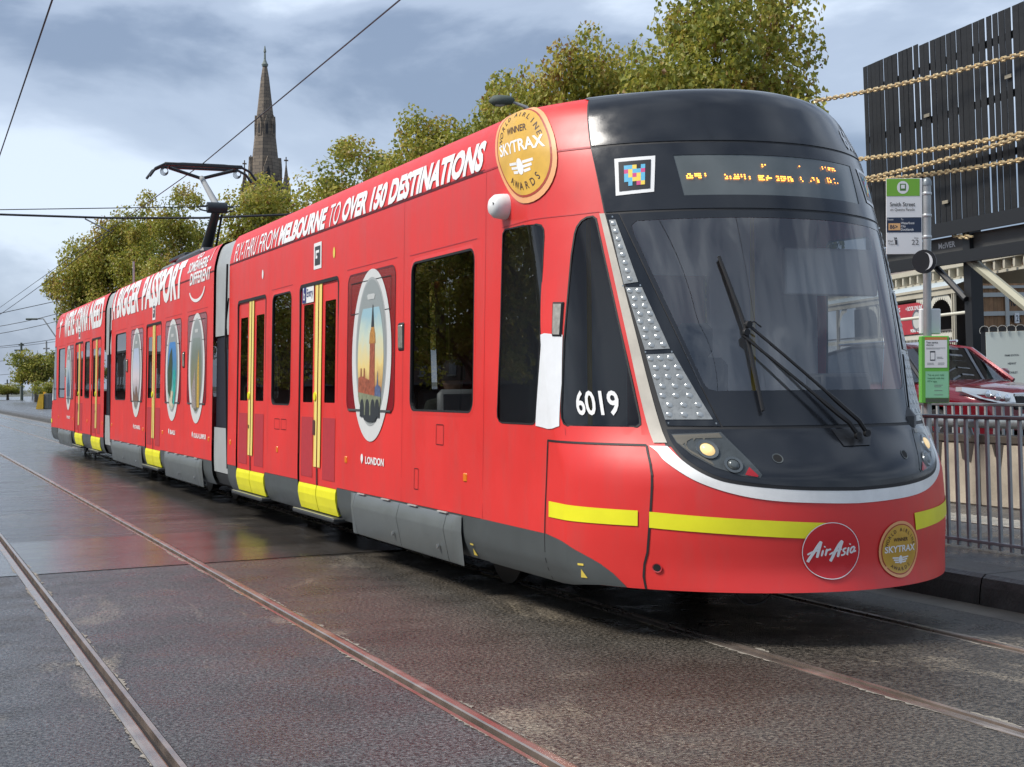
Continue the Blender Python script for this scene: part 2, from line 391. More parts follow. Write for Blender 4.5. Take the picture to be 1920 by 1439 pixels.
mb = MB(); mb.add([(6.94, -25, .158), (13.2, -25, .158), (13.2, 200, .158), (6.94, 200, .158)], [(0, 1, 2, 3)]); tag(mb.build('platform', M_plat), kind='structure')
mb = MB(); mb.add([(13.2, -25, .158), (13.2, 200, .158), (13.2, 200, .10), (13.2, -25, .10)], [(0, 1, 2, 3)]); mb.add([(13.2, -25, .15), (45, -25, .25), (45, 260, .25), (13.2, 260, .15)], [(0, 1, 2, 3)])
tag(mb.build('side_road', M_far), kind='structure')
mb = MB(); mb.add([(45, -25, .36), (120, -25, .36), (120, 260, .36), (45, 260, .36)], [(0, 1, 2, 3)]); mb.add([(45, -25, .2), (45, 260, .2), (45, 260, .36), (45, -25, .36)], [(0, 1, 2, 3)]); tag(mb.build('footpath', M_plat), kind='structure')
mb = MB()
for k in range(50):                                                    # ribbed tactile strip
    y = 4+k*.30; mb.box(8.72, 9.12, y+.006, y+.294, .16, .172, .004)
    for j in range(4): mb.box(8.73, 9.11, y+.03+j*.07, y+.062+j*.07, .172, .178, .003)
tag(mb.build('tactile_paving', mat('tactile', (.50, .47, .40), .6, var=.2, vscale=5)), kind='structure')
# ================================================================== TRAM
RED = mat('red_wrap', (.70, .036, .032), .40, spec=.5, var=.07, vscale=1.4, rvar=.08)
rt = RED.node_tree; rb = rt.nodes['Principled BSDF']; rsrc = rb.inputs['Base Color'].links[0].from_socket
rg_ = rt.nodes.new('ShaderNodeTexCoord'); rm_ = rt.nodes.new('ShaderNodeMapping'); rm_.inputs['Scale'].default_value = (2.2, 2.2, .5); rn = rt.nodes.new('ShaderNodeTexNoise'); rn.inputs['Scale'].default_value = 2.4; rn.inputs['Detail'].default_value = 9; rn.inputs['Roughness'].default_value = .7
rq = rt.nodes.new('ShaderNodeMapRange'); rq.inputs['From Min'].default_value = .48; rq.inputs['From Max'].default_value = .78; rq.inputs['To Max'].default_value = .30; rx_ = rt.nodes.new('ShaderNodeMix'); rx_.data_type = 'RGBA'; rx_.inputs[7].default_value = (.36, .10, .09, 1)
for a_, b_ in ((rg_.outputs['Object'], rm_.inputs[0]), (rm_.outputs[0], rn.inputs['Vector']), (rn.outputs['Fac'], rq.inputs['Value']), (rq.outputs[0], rx_.inputs[0]), (rsrc, rx_.inputs[6]), (rx_.outputs[2], rb.inputs['Base Color'])): rt.links.new(a_, b_)
REDD = mat('red_film_on_glass', (.24, .014, .022), .18, var=.1, vscale=3)
KICK = mat('dark_red_kick', (.42, .032, .042), .5, var=.1, vscale=20)
GREY = mat('skirt_grey', (.070, .080, .081), .38, var=.16, vscale=2.2, rvar=.1)
LGREY = mat('portal_grey', (.36, .38, .38), .45, var=.12, vscale=2)
BLK = mat('gloss_black', (.012, .014, .017), .07, spec=.6, rvar=.03, vscale=4)
DROP = mat('wet_black', (.014, .016, .020), .17, spec=.55, bump=.008, bscale=90, rvar=.06, vscale=7)
RUB = mat('rubber', (.012, .012, .013), .6)
WHITE = mat('white_vinyl', (.80, .80, .79), .4)
WPAINT = mat('white_paint', (.74, .76, .78), .5, var=.05, vscale=9)
WBAND = mat('white_band', (.80, .80, .78), .38, var=.14, vscale=5)
CREAM = mat('cream_pillar', (.50, .46, .39), .45, var=.18, vscale=7)
YEL = mat('hivis_yellow', (.80, .76, .02), .4, var=.08, vscale=4)
YBAR = mat('yellow_bar', (.78, .60, .10), .4)
DARK = mat('underframe', (.012, .012, .013), .7)
NAVY = mat('bellows', (.008, .009, .018), .55, var=.3, vscale=9)
SIL = mat('lamp_silver', (.55, .57, .57), .22, .85, rvar=.1, vscale=12)
LENS = mat('led_lens', (.27, .285, .285), .30, .15, rvar=.08, vscale=30, var=.2); LENS2 = mat('led_bulb', (.36, .38, .38), .10, .4, spec=.8)
AMB = mat('amber_lamp', (.75, .20, .01), .3)
MET = mat('brushed_metal', (.45, .42, .36), .4, .7, var=.3, vscale=30)
GL_S = glass('tinted_glass', (.36, .37, .37), 1.55)
GL_W = glass('windscreen_glass', (.78, .80, .81), 2.3)
GL_C = glass('lamp_cover_glass', (.85, .87, .87), 1.25)
T = empty('tram', (4.961, 0, -.0028), (0, .012, 0))
tag(T, 'long red wrapped low-floor tram with black windscreen mask standing on the track', 'tram')
WVF = lambda v, d=0.: 1.329-.023*v-d
ROW = np.array([(.26, .26, WVF(.26, .075), 6.955), (.30, .30, WVF(.3, .05), 6.965), (.42, .42, WVF(.42, .01), 7.0), (.6, .6, WVF(.6), 6.995), (.9, .9, WVF(.9), 7.015), (1.2, 1.2, WVF(1.2), 7.195), (1.8, 1.8, WVF(1.8), 7.397), (2.45, 2.45, WVF(2.45), 7.615), (2.885, 2.885, WVF(2.885), 7.79), (3.05, 3.042, WVF(3.05, .025), 7.885), (3.2, 3.178, WVF(3.2, .07), 7.975), (3.32, 3.242, 1.115, 8.05), (3.42, 3.262, .95, 8.11), (3.65, 3.262, .5, 8.20), (3.9, 3.258, .0, 8.26)])
LN, EXN, KS, A0, YE, YM = 1.106, 1.3545, .0325, 1.75, 9.45, 46.28
VD = np.linspace(.26, 3.9, 365); TAB = []
for c in (1, 2, 3):
    x, y = ROW[:, 0], ROW[:, c]; dl = np.diff(y)/np.diff(x); s_ = np.zeros_like(y); s_[0], s_[-1] = dl[0], dl[-1]
    for i in range(1, len(y)-1): s_[i] = 0 if dl[i-1]*dl[i] <= 0 else 2*dl[i-1]*dl[i]/(dl[i-1]+dl[i])
    o = []
    for v in VD:
        i = min(max(np.searchsorted(x, v)-1, 0), len(x)-2); h = x[i+1]-x[i]; t = (v-x[i])/h
        o.append((2*t**3-3*t**2+1)*y[i]+(t**3-2*t**2+t)*h*s_[i]+(-2*t**3+3*t**2)*y[i+1]+(t**3-t**2)*h*s_[i+1])
    TAB.append(np.array(o))
def prof3(v):
    i = (v-.26)/.01; k = min(max(int(i), 0), 363); t = min(max(i-k, 0), 1)
    return [a[k]*(1-t)+a[k+1]*t for a in TAB]
def FS(y, v, off=0., sg=-1):             # the flat side wall and roof cove
    z, w, _ = prof3(v); z2, w2, _ = prof3(min(v+.01, 3.9)); z1, w1, _ = prof3(max(v-.01, .26)); tz, tw = z2-z1, w2-w1; l = math.hypot(tz, tw) or 1
    return (sg*(w+off*tz/l), y, z-off*tw/l)
def S0(p, v):
    sg = -1
    if p < -A0: p = -2*A0-p; sg = 1
    z, w, yt = prof3(v)
    if p < 0:
        th = math.pi/2*(1+p/A0); x = sg*w*math.sin(th); return Vector((x, yt+LN*(1-max(math.cos(th), 0)**EXN)+KS*(x+w), z))
    return Vector((sg*w, yt+LN+p+(KS*2*w if sg > 0 else 0), z))
def SN(p, v, off=0.):
    P = S0(p, v)
    if off:
        a = S0(p+.004, v)-S0(p-.004, v); b = S0(p, min(v+.006, 3.9))-S0(p, max(v-.006, .26)); n = b.cross(a)
        if n.length > 1e-12:
            n.normalize(); P = P+n*(off if n.dot(P-Vector((0, 9.3, P.z-.02))) > 0 else -off)
    return tuple(P)
def pq(y, v): return y-prof3(v)[2]-LN     # side coordinate -> p
def q_of(p, v):
    if p < -A0: return -2*A0-q_of(-2*A0-p, v)
    return p if p < 0 else p/(YE-prof3(v)[2]-LN)
def SQ(q, v, off=0.):
    p = q
    if q > 0: p = q*(YE-prof3(v)[2]-LN)
    if q < -2*A0: p = -2*A0-(-2*A0-q)*(YE-prof3(v)[2]-LN)
    return SN(p, v, off)
def mir(poly): return [(-2*A0-p, v) for p, v in poly]
def toq(poly): return [(q_of(p, v), v) for p, v in dens(poly, .08)]
# ---- openings in the nose
CAPL = [(-.69, 3.84), (-.70, 3.3), (-.741, 3.264), (-.738, 3.074), (-.734, 2.898)]
CLEAR_L = [(-.911, 2.410), (-.880, 2.385), (-.882, 2.339), (-1.122, 1.439), (-1.138, 1.412), (-1.173, 1.402)]
CLEAR = [(-A0, 2.415)]+[(-1.398, 2.415)]+CLEAR_L+[(-A0, 1.402)]
CLEAR = CLEAR[:-1]+mir(CLEAR_L)[::-1]+[(-2*A0+1.398, 2.415)]
CABW = [(-.207, 1.25), (-.215, 1.29), (-.331, 1.708), (-.482, 2.227), (-.528, 2.36), (-.55, 2.40), (-.585, 2.435), (-.625, 2.454), (-.665, 2.458), (-.684, 2.44), (-.686, 2.41), (-.772, 1.245), (-.768, 1.215), (-.745, 1.200), (-.26, 1.203), (-.222, 1.215)]
W5 = [(.42, 2.40), (.405, 2.432), (.36, 2.455), (.06, 2.451), (-.20, 2.443), (-.255, 2.432), (-.275, 2.405), (-.27, 2.36), (-.209, 2.173), (.015, 1.714), (.205, 1.265), (.225, 1.232), (.265, 1.208), (.31, 1.203), (.79, 1.203), (.835, 1.212), (.857, 1.24), (.845, 1.28), (.664, 1.734)]
def nose(par, my=None):
    fm = (lambda f: (lambda a, b, o=0.: f(a, b, o))) if my is None else (lambda f: (lambda a, b, o=0.: (lambda P: (P[0], my-P[1], P[2]))(f(a, b, o))))
    sq, sn = fm(SQ), fm(SN)
    holes = [toq(CLEAR), toq(CABW), toq(W5), toq(mir(CABW)), toq(mir(W5))]
    mb = patch(MB(), sq, [(-2*A0-1, .262), (-2*A0-.2, .262), (-2*A0+.35, .296), (-.35, .296), (.2, .262), (1, .262), (1, 3.9), (-2*A0-1, 3.9)], holes, 0, (.055, .06)); mb.build('nose_shell', RED, par, 35)
    pl = [(-.731, 3.264), (-.724, 2.906), (-.736, 2.466), (-.868, 1.094)]; pl = pl+[(-A0, 1.0)]+mir(pl)[::-1]
    patch(MB(), sn, dens(pl, .2), [CLEAR], .002, (.06, .06)).build('mask_base', RUB, par, 35)
    patch(MB(), sn, CAPL+mir(CAPL)[::-1], (), .006, (.06, .05)).build('roof_cap', DROP, par, 35)
    disp = [(-1.161, 2.804), (-1.174, 2.554)]; disp = disp+mir(disp)[::-1]
    dm = [(-.727, 2.883), (-.745, 2.474)]; dm = dm+mir(dm)[::-1]
    patch(MB(), sn, dm, [dens(disp, .1)], .006, (.06, .06)).build('display_mask', DROP, par, 35)
    patch(MB(), sn, disp, (), .003, (.06, .06)).build('display_glass', mat('display', (.10, .115, .115), .12, spec=.7, var=.25, vscale=1.3), par, 35)
    fr = [(-.824, 2.459), (-1.169, 1.204)]; fr = fr+mir(fr)[::-1]
    patch(MB(), sn, fr, [CLEAR], .006, (.06, .06)).build('windscreen_surround', DROP, par, 35)
    g = patch(MB(), sn, inset(CLEAR, -.02), (), .004, (.06, .06)).build('windscreen', GL_W, par, 60)
    for s, M in ((0, lambda x: x), (1, mir)):
        patch(MB(), sn, M([(-.709, 2.469), (-.741, 2.467), (-.881, 1.112), (-.812, 1.111)]), (), .006, (.05, .06)).build('pillar', CREAM, par, 35)
        fr_ = patch(MB(), sn, M([(-.747, 2.461), (-.818, 2.459), (-1.162, 1.204), (-.904, 1.207)]), (), .007, (.05, .06)).build('lamp_panel', BLK, par, 35)
        for q, rows_, cols in (([(-.761, 2.423), (-.798, 2.423), (-.870, 2.041), (-.791, 2.031)], 8, 1), ([(-.798, 2.011), (-.886, 2.008), (-.981, 1.645), (-.853, 1.641)], 8, 2), ([(-.855, 1.613), (-.996, 1.617), (-1.132, 1.240), (-.902, 1.240)], 7, 3)):
            patch(MB(), sn, M(q), (), .012, (.05, .05)).build('lens_plate', LENS, fr_, 35)
            mb = MB()
            for r_ in range(rows_):
                for c_ in range(cols):
                    a, b = (r_+.5)/rows_, (c_+.5+(.25*(r_ % 2)-.12 if cols > 1 else 0))/cols
                    P = [(1-a)*((1-b)*q[0][k]+b*q[1][k])+a*((1-b)*q[3][k]+b*q[2][k]) for k in (0, 1)]
                    if s: P[0] = -2*A0-P[0]
                    rings = []
                    for rr, hh in ((.017, .0125), (.012, .0150), (.005, .0160)):
                        rings.append([sn(P[0]+rr*math.cos(k*math.pi/4), P[1]+rr*math.sin(k*math.pi/4), hh) for k in range(8)])
                    mb.add(rings[0]+rings[1]+rings[2], [(i*8+k, i*8+(k+1) % 8, i*8+8+(k+1) % 8, i*8+8+k) for i in (0, 1) for k in range(8)]+[tuple(range(16, 24))])
            tag(mb.build('lamp_reflectors', LENS2, fr_, 50), kind='stuff')
        for pts in ((-.781, 2.443), (-.782, 2.022), (-.876, 2.021), (-.852, 1.629), (-.986, 1.628), (-.913, 1.222), (-1.142, 1.219)):
            P = M([pts])[0]; C = Vector(sn(P[0], P[1], .008)); mb = MB(); bmh = [(C+Vector((math.cos(k)*.006, -.004, math.sin(k)*.006))) for k in np.linspace(0, 2*math.pi, 7)[:-1]]; mb.add(bmh, [tuple(range(6))]); mb.build('bolt', SIL, fr_)
        # cab windows
        for poly in (CABW, W5):
            pl = M(poly); w = patch(MB(), sn, inset(pl, -.006), (), -.004, (.06, .08)).build('cab_window', GL_S, par, 60)
            mb = MB(); band(mb, sn, pl, -.003, .007, .003, .003); band(mb, sn, pl, -.003, -.005, .003, -.002); mb.build('window_gasket', RUB, w)
        # headlamp
        hl = [(-.917, 1.158), (-1.156, 1.169), (-1.280, .938), (-1.268, .921), (-1.184, .934), (-1.069, .979), (-.981, 1.044), (-.929, 1.112)]
        h = patch(MB(), sn, M(hl), (), .009, (.05, .05)).build('headlight', mat('lamp_housing', (.085, .092, .095), .3, .2, var=.3, vscale=18), par, 35)
        patch(MB(), sn, M([(-.921, 1.151), (-1.145, 1.163), (-1.154, 1.136), (-1.010, 1.133), (-.945, 1.098), (-1.066, 1.004), (-1.072, .984), (-.985, 1.050), (-.934, 1.111)]), (), .012, (.05, .05)).build('indicator', mat('indicator_lens', (.20, .175, .14), .25, .2), h, 35)
        for (p_, v_), rr, m_ in (((-1.064, 1.071), .034, mat('lit_lamp', (.9, .75, .4), .2, emit=(1, .62, .22, .42))), ((-1.160, .989), .028, mat('lamp_dim', (.16, .17, .17), .12, .3))):
            P = M([(p_, v_)])[0]; mb = MB(); rg = []
            for r2, hh in ((1.55, .010), (1.5, .020), (1.05, .018), (1.0, .012)): rg.append([sn(P[0]+rr*r2*math.cos(k*math.pi/9), P[1]+rr*r2*math.sin(k*math.pi/9), hh) for k in range(18)])
            mb.add(sum(rg, []), [(i*18+k, i*18+(k+1) % 18, i*18+18+(k+1) % 18, i*18+18+k) for i in range(3) for k in range(18)]); mb.build('lamp_bezel', mat('bezel', (.17, .18, .185), .25, .6), h, 50)
            mb = MB(); rg = []
            for r2, hh in ((1.0, .012), (.8, .024), (.4, .03)): rg.append([sn(P[0]+rr*r2*math.cos(k*math.pi/9), P[1]+rr*r2*math.sin(k*math.pi/9), hh) for k in range(18)])
            mb.add(sum(rg, []), [(i*18+k, i*18+(k+1) % 18, i*18+18+(k+1) % 18, i*18+18+k) for i in range(2) for k in range(18)]+[tuple(range(36, 54))]); mb.build('lamp', m_, h, 60)
        patch(MB(), sn, M([(-1.201, .938), (-1.228, .978), (-1.262, .933), (-1.256, .926)]), (), .013, (.05, .05)).build('red_reflector', mat('red_reflector', (.55, .02, .03), .25), h)
        patch(MB(), sn, M(hl), (), .034, (.05, .05)).build('lamp_cover', GL_C, h, 60)
        for (p_, v_, r_) in ((-1.374, 1.024, .026), (-.768, .419, .026)):
            P = M([(p_, v_)])[0]; mb = MB(); a = [sn(P[0]+r_*math.cos(k*math.pi/8), P[1]+r_*math.sin(k*math.pi/8), .010) for k in range(16)]; b = [sn(P[0]+r_*.8*math.cos(k*math.pi/8), P[1]+r_*.8*math.sin(k*math.pi/8), .0085) for k in range(16)]
            mb.add(a+b, [(k, (k+1) % 16, 16+(k+1) % 16, 16+k) for k in range(16)]); mb.build('plug_rim', KICK if v_ < .6 else GREY, par)
            MB().add(b, [tuple(range(16))]).build('plug_hole', mat('hole', (.004, .004, .004), .8), par)
        # lower grey sweep and stripe and door seams
        patch(MB(), sn, M([(pq(9.452, .28), .262), (pq(9.452, .5), .556), (.257, .550), (.074, .532), (-.1, .51), (-.263, .473), (-.36, .445), (-.43, .418), (-.500, .372), (-.550, .298), (-.36, .298), (.2, .262)]), (), .003, (.06, .05)).build('skirt', GREY, par, 35)
        patch(MB(), sn, M([(.212, .749), (-.668, .735), (-.666, .649), (.215, .655)]), (), .005, (.05, .05)).build('reflective_stripe', YEL, par, 35)
        e2 = (-1.639, .646) if not s else (-1.366, .686)
        st_ = [(-.731, .731), (-1.124, .703), (-1.522, .676), (-1.599, .671), (-1.596, .588), (-1.456, .591), (-1.122, .615), (-.729, .642)] if not s else [(-.731, .731), (-1.044, .709), (-1.364, .694), (-1.353, .595), (-1.042, .616), (-.729, .642)]
        patch(MB(), sn, M(st_), (), .005, (.05, .04)).build('reflective_stripe', YEL, par, 35)
        def line(pts, w, m_, nm, off=.0035):
            mb = MB()
            for (a, b) in zip(pts, pts[1:]):
                d = Vector((b[0]-a[0], b[1]-a[1])); n_ = Vector((-d.y, d.x)).normalized()*w/2; k = max(1, int(d.length/.06))
                for j in range(k):
                    c0 = Vector(a)+d*j/k; c1 = Vector(a)+d*(j+1)/k
                    mb.add([sn(*M([tuple(c0+n_)])[0], off), sn(*M([tuple(c1+n_)])[0], off), sn(*M([tuple(c1-n_)])[0], off), sn(*M([tuple(c0-n_)])[0], off)], [(0, 1, 2, 3)])
            return mb.build(nm, m_, par)
        line([(pq(8.40-.05*(v-.27)/.84, v), v) for v in np.linspace(.27, 1.112, 15)]+[(-.770, 1.099), (-.763, 1.056), (-.718, .503), (-.662, .297)], .012, RUB, 'cab_door_seam')
        line([(.400, 2.471), (-.256, 2.476), (-.534, 2.475), (-.710, 2.481)], .004, KICK, 'panel_seam')
        line([(.582, 2.881), (.182, 2.881), (-.340, 2.890), (-.723, 2.891)], .012, KICK, 'roof_seam')
        line([(-.220, 1.149), (-.234, 1.189)], .004, KICK, 'panel_seam')
        patch(MB(), sn, M([(-.030, 1.752), (-.12, 1.760), (-.218, 1.753), (-.332, 1.745), (-.267, 1.452), (-.17, 1.20), (-.06, 1.186), (.058, 1.181), (.15, 1.19), (.235, 1.196), (.108, 1.453)]), (), .005, (.05, .05)).build('white_panel', WPAINT, par, 35)
        mk = [(-.288, 1.935), (-.366, 1.932), (-.313, 1.745), (-.240, 1.748)]
        lg = patch(MB(), sn, M(mk), (), .016, (.05, .05)).build('marker_lamp', MET, par, 35)
        mb = MB(); band(mb, sn, M(mk), -.012, 0, .004, .018); mb.build('lamp_frame', RUB, lg)
    # hood and the white smile band
    hc = [(-.898, 1.186), (-.900, 1.159), (-.908, 1.099), (-.953, 1.014), (-1.060, .937), (-1.204, .900), (-1.452, .874), (-A0, .862)]
    hc = curve(hc); hp = hc+mir(hc[:-1])[::-1]
    patch(MB(), sn, hp, (), .007, (.05, .03)).build('hood', DROP, par, 35)
    gk = [(-.885, 1.186), (-.886, 1.154), (-.893, 1.092), (-.939, 1.001), (-1.051, .921), (-1.198, .882), (-1.448, .855), (-A0, .843)]
    gk0 = gk; gk = curve(gk)
    patch(MB(), sn, gk+mir(gk[:-1])[::-1]+mir(hc[:1])+mir(hc[1:])[:]+hc[:-1][::-1], (), .0055, (.05, .03)).build('hood_gasket', RUB, par, 35)
    wc = [(-.782, 1.095), (-.813, 1.062), (-.844, 1.004), (-.957, .913), (-1.128, .841), (-1.322, .799), (-1.579, .780), (-A0, .774)]
    wc = curve(wc); gi = curve([(-.876, 1.094)]+gk0[3:])
    patch(MB(), sn, wc+mir(wc[:-1])[::-1]+mir(gi[:-1])+gi[::-1], (), .0045, (.05, .03)).build('white_band', WBAND, par, 35)
    return sn
sn = nose(T); nose(T, YM)
# navigation tag beside the display
for M in (lambda x: x, mir):
    q = M([(-.850, 2.799), (-1.069, 2.804), (-1.027, 2.581), (-.821, 2.569)])
    o = patch(MB(), sn, q, (), .010, (.05, .05)).build('code_panel', WHITE, T)
    def bl(a, b): return tuple((1-b)*((1-a)*q[0][k]+a*q[1][k])+b*((1-a)*q[3][k]+a*q[2][k]) for k in (0, 1))
    patch(MB(), sn, [bl(.1, .1), bl(.9, .1), bl(.9, .9), bl(.1, .9)], (), .012, (.05, .05)).build('code_field', mat('code_black', (.02, .02, .022), .3), o)
    cm = {'b': mat('code_blue', (.10, .45, .68), .4), 'y': mat('code_yellow', (.85, .62, .08), .4), 'm': mat('code_magenta', (.62, .05, .22), .4)}
    for r_, row in enumerate(('bby b', 'mybbm', 'bymyb', 'bbyyb', ' b my')):
        for c_, ch in enumerate(row):
            if ch == ' ': continue
            a, b = .24+c_*.105, .22+r_*.112
            MB().add([sn(*bl(a+i, b+j), .014) for i, j in ((0, 0), (.106, 0), (.106, .113), (0, .113))], [(0, 1, 2, 3)]).build('code_cell', cm[ch], o)
# destination LEDs
random.seed(8); LED = mat('led_orange', (.9, .4, .05), .4, emit=(1, .33, .04, 2.4))
lo = MB()
def leds(p0, p1, v, rows_=2, dens_=.75, dx=.0085):
    n = int((p0-p1)/dx)
    for i in range(n):
        if (i % 5) == 4 or random.random() > dens_: continue
        for r_ in range(rows_):
            if random.random() < .72:
                p = p0-dx*i; vv = v-.0115*r_; h_ = .0036; lo.add([sn(p-h_, vv-h_, .011), sn(p+h_, vv-h_, .011), sn(p+h_, vv+h_, .011), sn(p-h_, vv+h_, .011)], [(0, 1, 2, 3)])
for a, b, v in ((-1.208, -1.317, 2.681), (-1.402, -1.547, 2.674), (-1.581, -1.794, 2.669), (-1.817, -1.864, 2.672), (-1.900, -1.973, 2.676), (-2.036, -2.137, 2.685)): leds(a, b, v, 3)
for a, b, v in ((-1.589, -1.649, 2.740), (-1.836, -1.860, 2.743), (-2.017, -2.136, 2.755)): leds(a, b, v, 2)
tag(lo.build('display_leds', LED, T), kind='stuff')
# wiper
def sv(p, v, o): return Vector(SN(p, v, o))
wp = patch(MB(), sn, [(-1.701, 1.176), (-1.735, 1.081), (-1.898, 1.082), (-1.955, 1.175)], (), .013, (.05, .05)).build('wiper_plate', mat('plate_black', (.02, .021, .023), .3), T)
wi = MB(); wi.tube([sv(-1.288, 2.165, .045), sv(-1.352, 1.763, .065), sv(-1.369, 1.276, .045)], .011, 6); wi.tube([sv(-1.288, 2.165, .025), sv(-1.352, 1.763, .03), sv(-1.369, 1.276, .025)], .006, 4)
wo = wi.build('wiper_blade', RUB, T, 40)
for a, b in (((-1.372, 1.740), (-1.872, 1.133)), ((-1.332, 1.69), (-1.812, 1.122))):
    mb = MB(); n = 10; pts = [sv(a[0]+(b[0]-a[0])*k/n, a[1]+(b[1]-a[1])*k/n, .085 if k < n else .05) for k in range(n+1)]; mb.tube(pts, [.009]*7+[.014]*4, 6); mb.build('wiper_arm', RUB, wo, 40)
mb = MB()
for p_, v_ in ((-1.362, 1.753), (-1.345, 1.71), (-1.872, 1.131), (-1.812, 1.12)): c = sv(p_, v_, .085 if v_ > 1.5 else .045); mb.lathe([(.02, -.02), (.022, 0), (.012, .015)], c, 'Y', 10)
mb.tube([sv(-1.342, 1.755, .085), sv(-1.39, 1.765, .1), sv(-1.42, 1.735, .09)], .005, 5)
mb.build('wiper_joint', RUB, wo, 40)
# camera dome
mb = MB(); C = FS(9.07, 2.60); mb.lathe([(.001, -.125), (.05, -.118), (.075, -.09), (.082, -.05), (.085, .0)], (C[0]+.01, C[1], C[2]), 'X', 20); cdm = mb.build('camera_dome', WHITE, T, 60)
MB().lathe([(.012, -.004), (.012, .004)], (C[0]-.105, C[1]-.04, C[2]+.01), 'X', 10).build('camera_lens', BLK, cdm)
# award rosettes and airline roundel
GOLD = mat('gold_foil', (.62, .36, .045), .35, var=.35, vscale=2.2); COPP = mat('copper_ring', (.78, .38, .16), .4); DTXT = mat('dark_print', (.05, .02, .02), .5)
def rosette(f, cx, cy, a, b):
    o = patch(MB(), lambda u, w, of: f(cx+u, cy+w, of), ellipse(0, 0, a, b), (), .008, (.05, .05)).build('award_rosette', COPP, T, 40)
    g = lambda u, w, of: f(cx+u*a, cy+w*b, of)
    mb = MB()
    for r0, r1 in ((.90, .86),):
        A = [g(r0*math.cos(k*math.pi/24), r0*math.sin(k*math.pi/24), .0095) for k in range(48)]; B = [g(r1*math.cos(k*math.pi/24), r1*math.sin(k*math.pi/24), .0095) for k in range(48)]; mb.add(A+B, [(k, (k+1) % 48, 48+(k+1) % 48, 48+k) for k in range(48)])
    mb.build('ring', mat('ring_red', (.38, .05, .02), .4), o)
    patch(MB(), g, ellipse(0, 0, .86, .86), (), .0098, (.12, .1)).build('gold_field', GOLD, o, 40)
    mb = MB(); text_arc(mb, g, 'WORLD AIRLINE', 0, 0, .70, .70, 164, 16, .135, .0115, .008); text_arc(mb, g, 'AWARDS', 0, 0, .70, .70, 234, 306, .14, .0115, .008, True)
    text_on(mb, g, 'WINNER', -.36, .36, .29, .42, .0115, .015); mb.build('lettering', DTXT, o)
    mb = MB(); text_on(mb, g, 'SKYTRAX', -.76, .76, -.09, .15, .0115, .022)
    mb.add([g(x, y, .0115) for x, y in ellipse(0, -.36, .10, .15, 20)], [tuple(range(20))])
    for k in range(3):
        for s in (-1, 1): mb.add([g(s*(.10 if k < 2 else .08), -.27-k*.08, .0115), g(s*(.40-k*.06), -.25-k*.08, .0115), g(s*(.40-k*.06), -.30-k*.08, .0115), g(s*.10, -.32-k*.08, .0115)], [(0, 1, 2, 3)])
    mb.build('lettering', WHITE, o)
PA = np.linspace(1.2, -A0, 240); SA = np.concatenate([[0], np.cumsum([(S0(PA[i+1], 2.9)-S0(PA[i], 2.9)).length for i in range(239)])])
def p_arc(p0, d): return float(np.interp(np.interp(-p0, -PA, SA)+d, SA, PA))   # move d metres along the skin from p0
rosette(lambda u, w, of: SN(p_arc(.326, .352+u-.10*(w-2.95)), w, of), 0, 2.965, .352, .383)
rosette(lambda u, w, of: SN(-2.012-u, w, of), 0, .499, .150, .160)
g = lambda u, w, of: SN(-1.597-u*.147, .517+w*.158, of)
ao = patch(MB(), g, ellipse(0, 0, 1.0, 1.0), (), .008, (.3, .3)).build('airline_roundel', mat('roundel_red', (.60, .016, .022), .35), T, 40)
mb = MB(); A = [g(math.cos(k*math.pi/32), math.sin(k*math.pi/32), .0095) for k in range(64)]; B = [g(.975*math.cos(k*math.pi/32), .975*math.sin(k*math.pi/32), .0095) for k in range(64)]; mb.add(A+B, [(k, (k+1) % 64, 64+(k+1) % 64, 64+k) for k in range(64)]); mb.build('ring', WHITE, ao)
STROKES = [([(128, 1172), (140, 1150), (168, 1106), (200, 1055), (224, 1022)], 22), ([(224, 1022), (214, 1060), (204, 1100), (194, 1142)], 20), ([(126, 1118), (160, 1100), (210, 1086)], 13), ([(238, 1086), (226, 1132)], 15), ([(247, 1066), (251, 1058)], 14), ([(266, 1078), (254, 1130)], 15), ([(258, 1104), (272, 1088), (296, 1082)], 13),
           ([(290, 1172), (304, 1146), (330, 1092), (356, 1048), (380, 1022)], 22), ([(380, 1022), (368, 1062), (356, 1100), (346, 1142)], 20), ([(282, 1122), (326, 1100), (378, 1084)], 13), ([(412, 1078), (392, 1084), (388, 1098), (400, 1110), (392, 1126), (370, 1130)], 13), ([(430, 1072), (418, 1120), (426, 1124)], 15), ([(438, 1054), (442, 1046)], 14), ([(476, 1070), (454, 1076), (442, 1098), (448, 1114), (464, 1106), (478, 1074)], 13), ([(478, 1072), (470, 1106), (488, 1100)], 13)]
for pts, w_ in STROKES:
    pts = curve(pts, 4); mb = MB(); A = []; B = []
    for i, p_ in enumerate(pts):
        q0, q1 = pts[max(i-1, 0)], pts[min(i+1, len(pts)-1)]; dx, dy = q1[0]-q0[0], q1[1]-q0[1]; l_ = math.hypot(dx, dy) or 1; w2 = w_/2*(.62 if i in (0, len(pts)-1) else 1)
        for K, sg in ((A, 1), (B, -1)): K.append(g((p_[0]-dy/l_*w2*sg-302)/213, -(p_[1]+dx/l_*w2*sg-1097)/213, .0098))
    n = len(pts); mb.add(A+B, [(k, k+1, n+k+1, n+k) for k in range(n-1)]); mb.build('lettering', WHITE, ao)
# fleet numbers
mb = MB(); text_on(mb, lambda u, w, of: SN(-u, w, of), '6019', .375, .668, 1.264, 1.411, .004, .02); mb.build('fleet_number', WHITE, T)
mb = MB(); text_on(mb, lambda u, w, of: SN(-u, w, of), '6019', 2.40, 2.66, 2.93, 3.09, .010, .02); mb.build('fleet_number', WHITE, T)
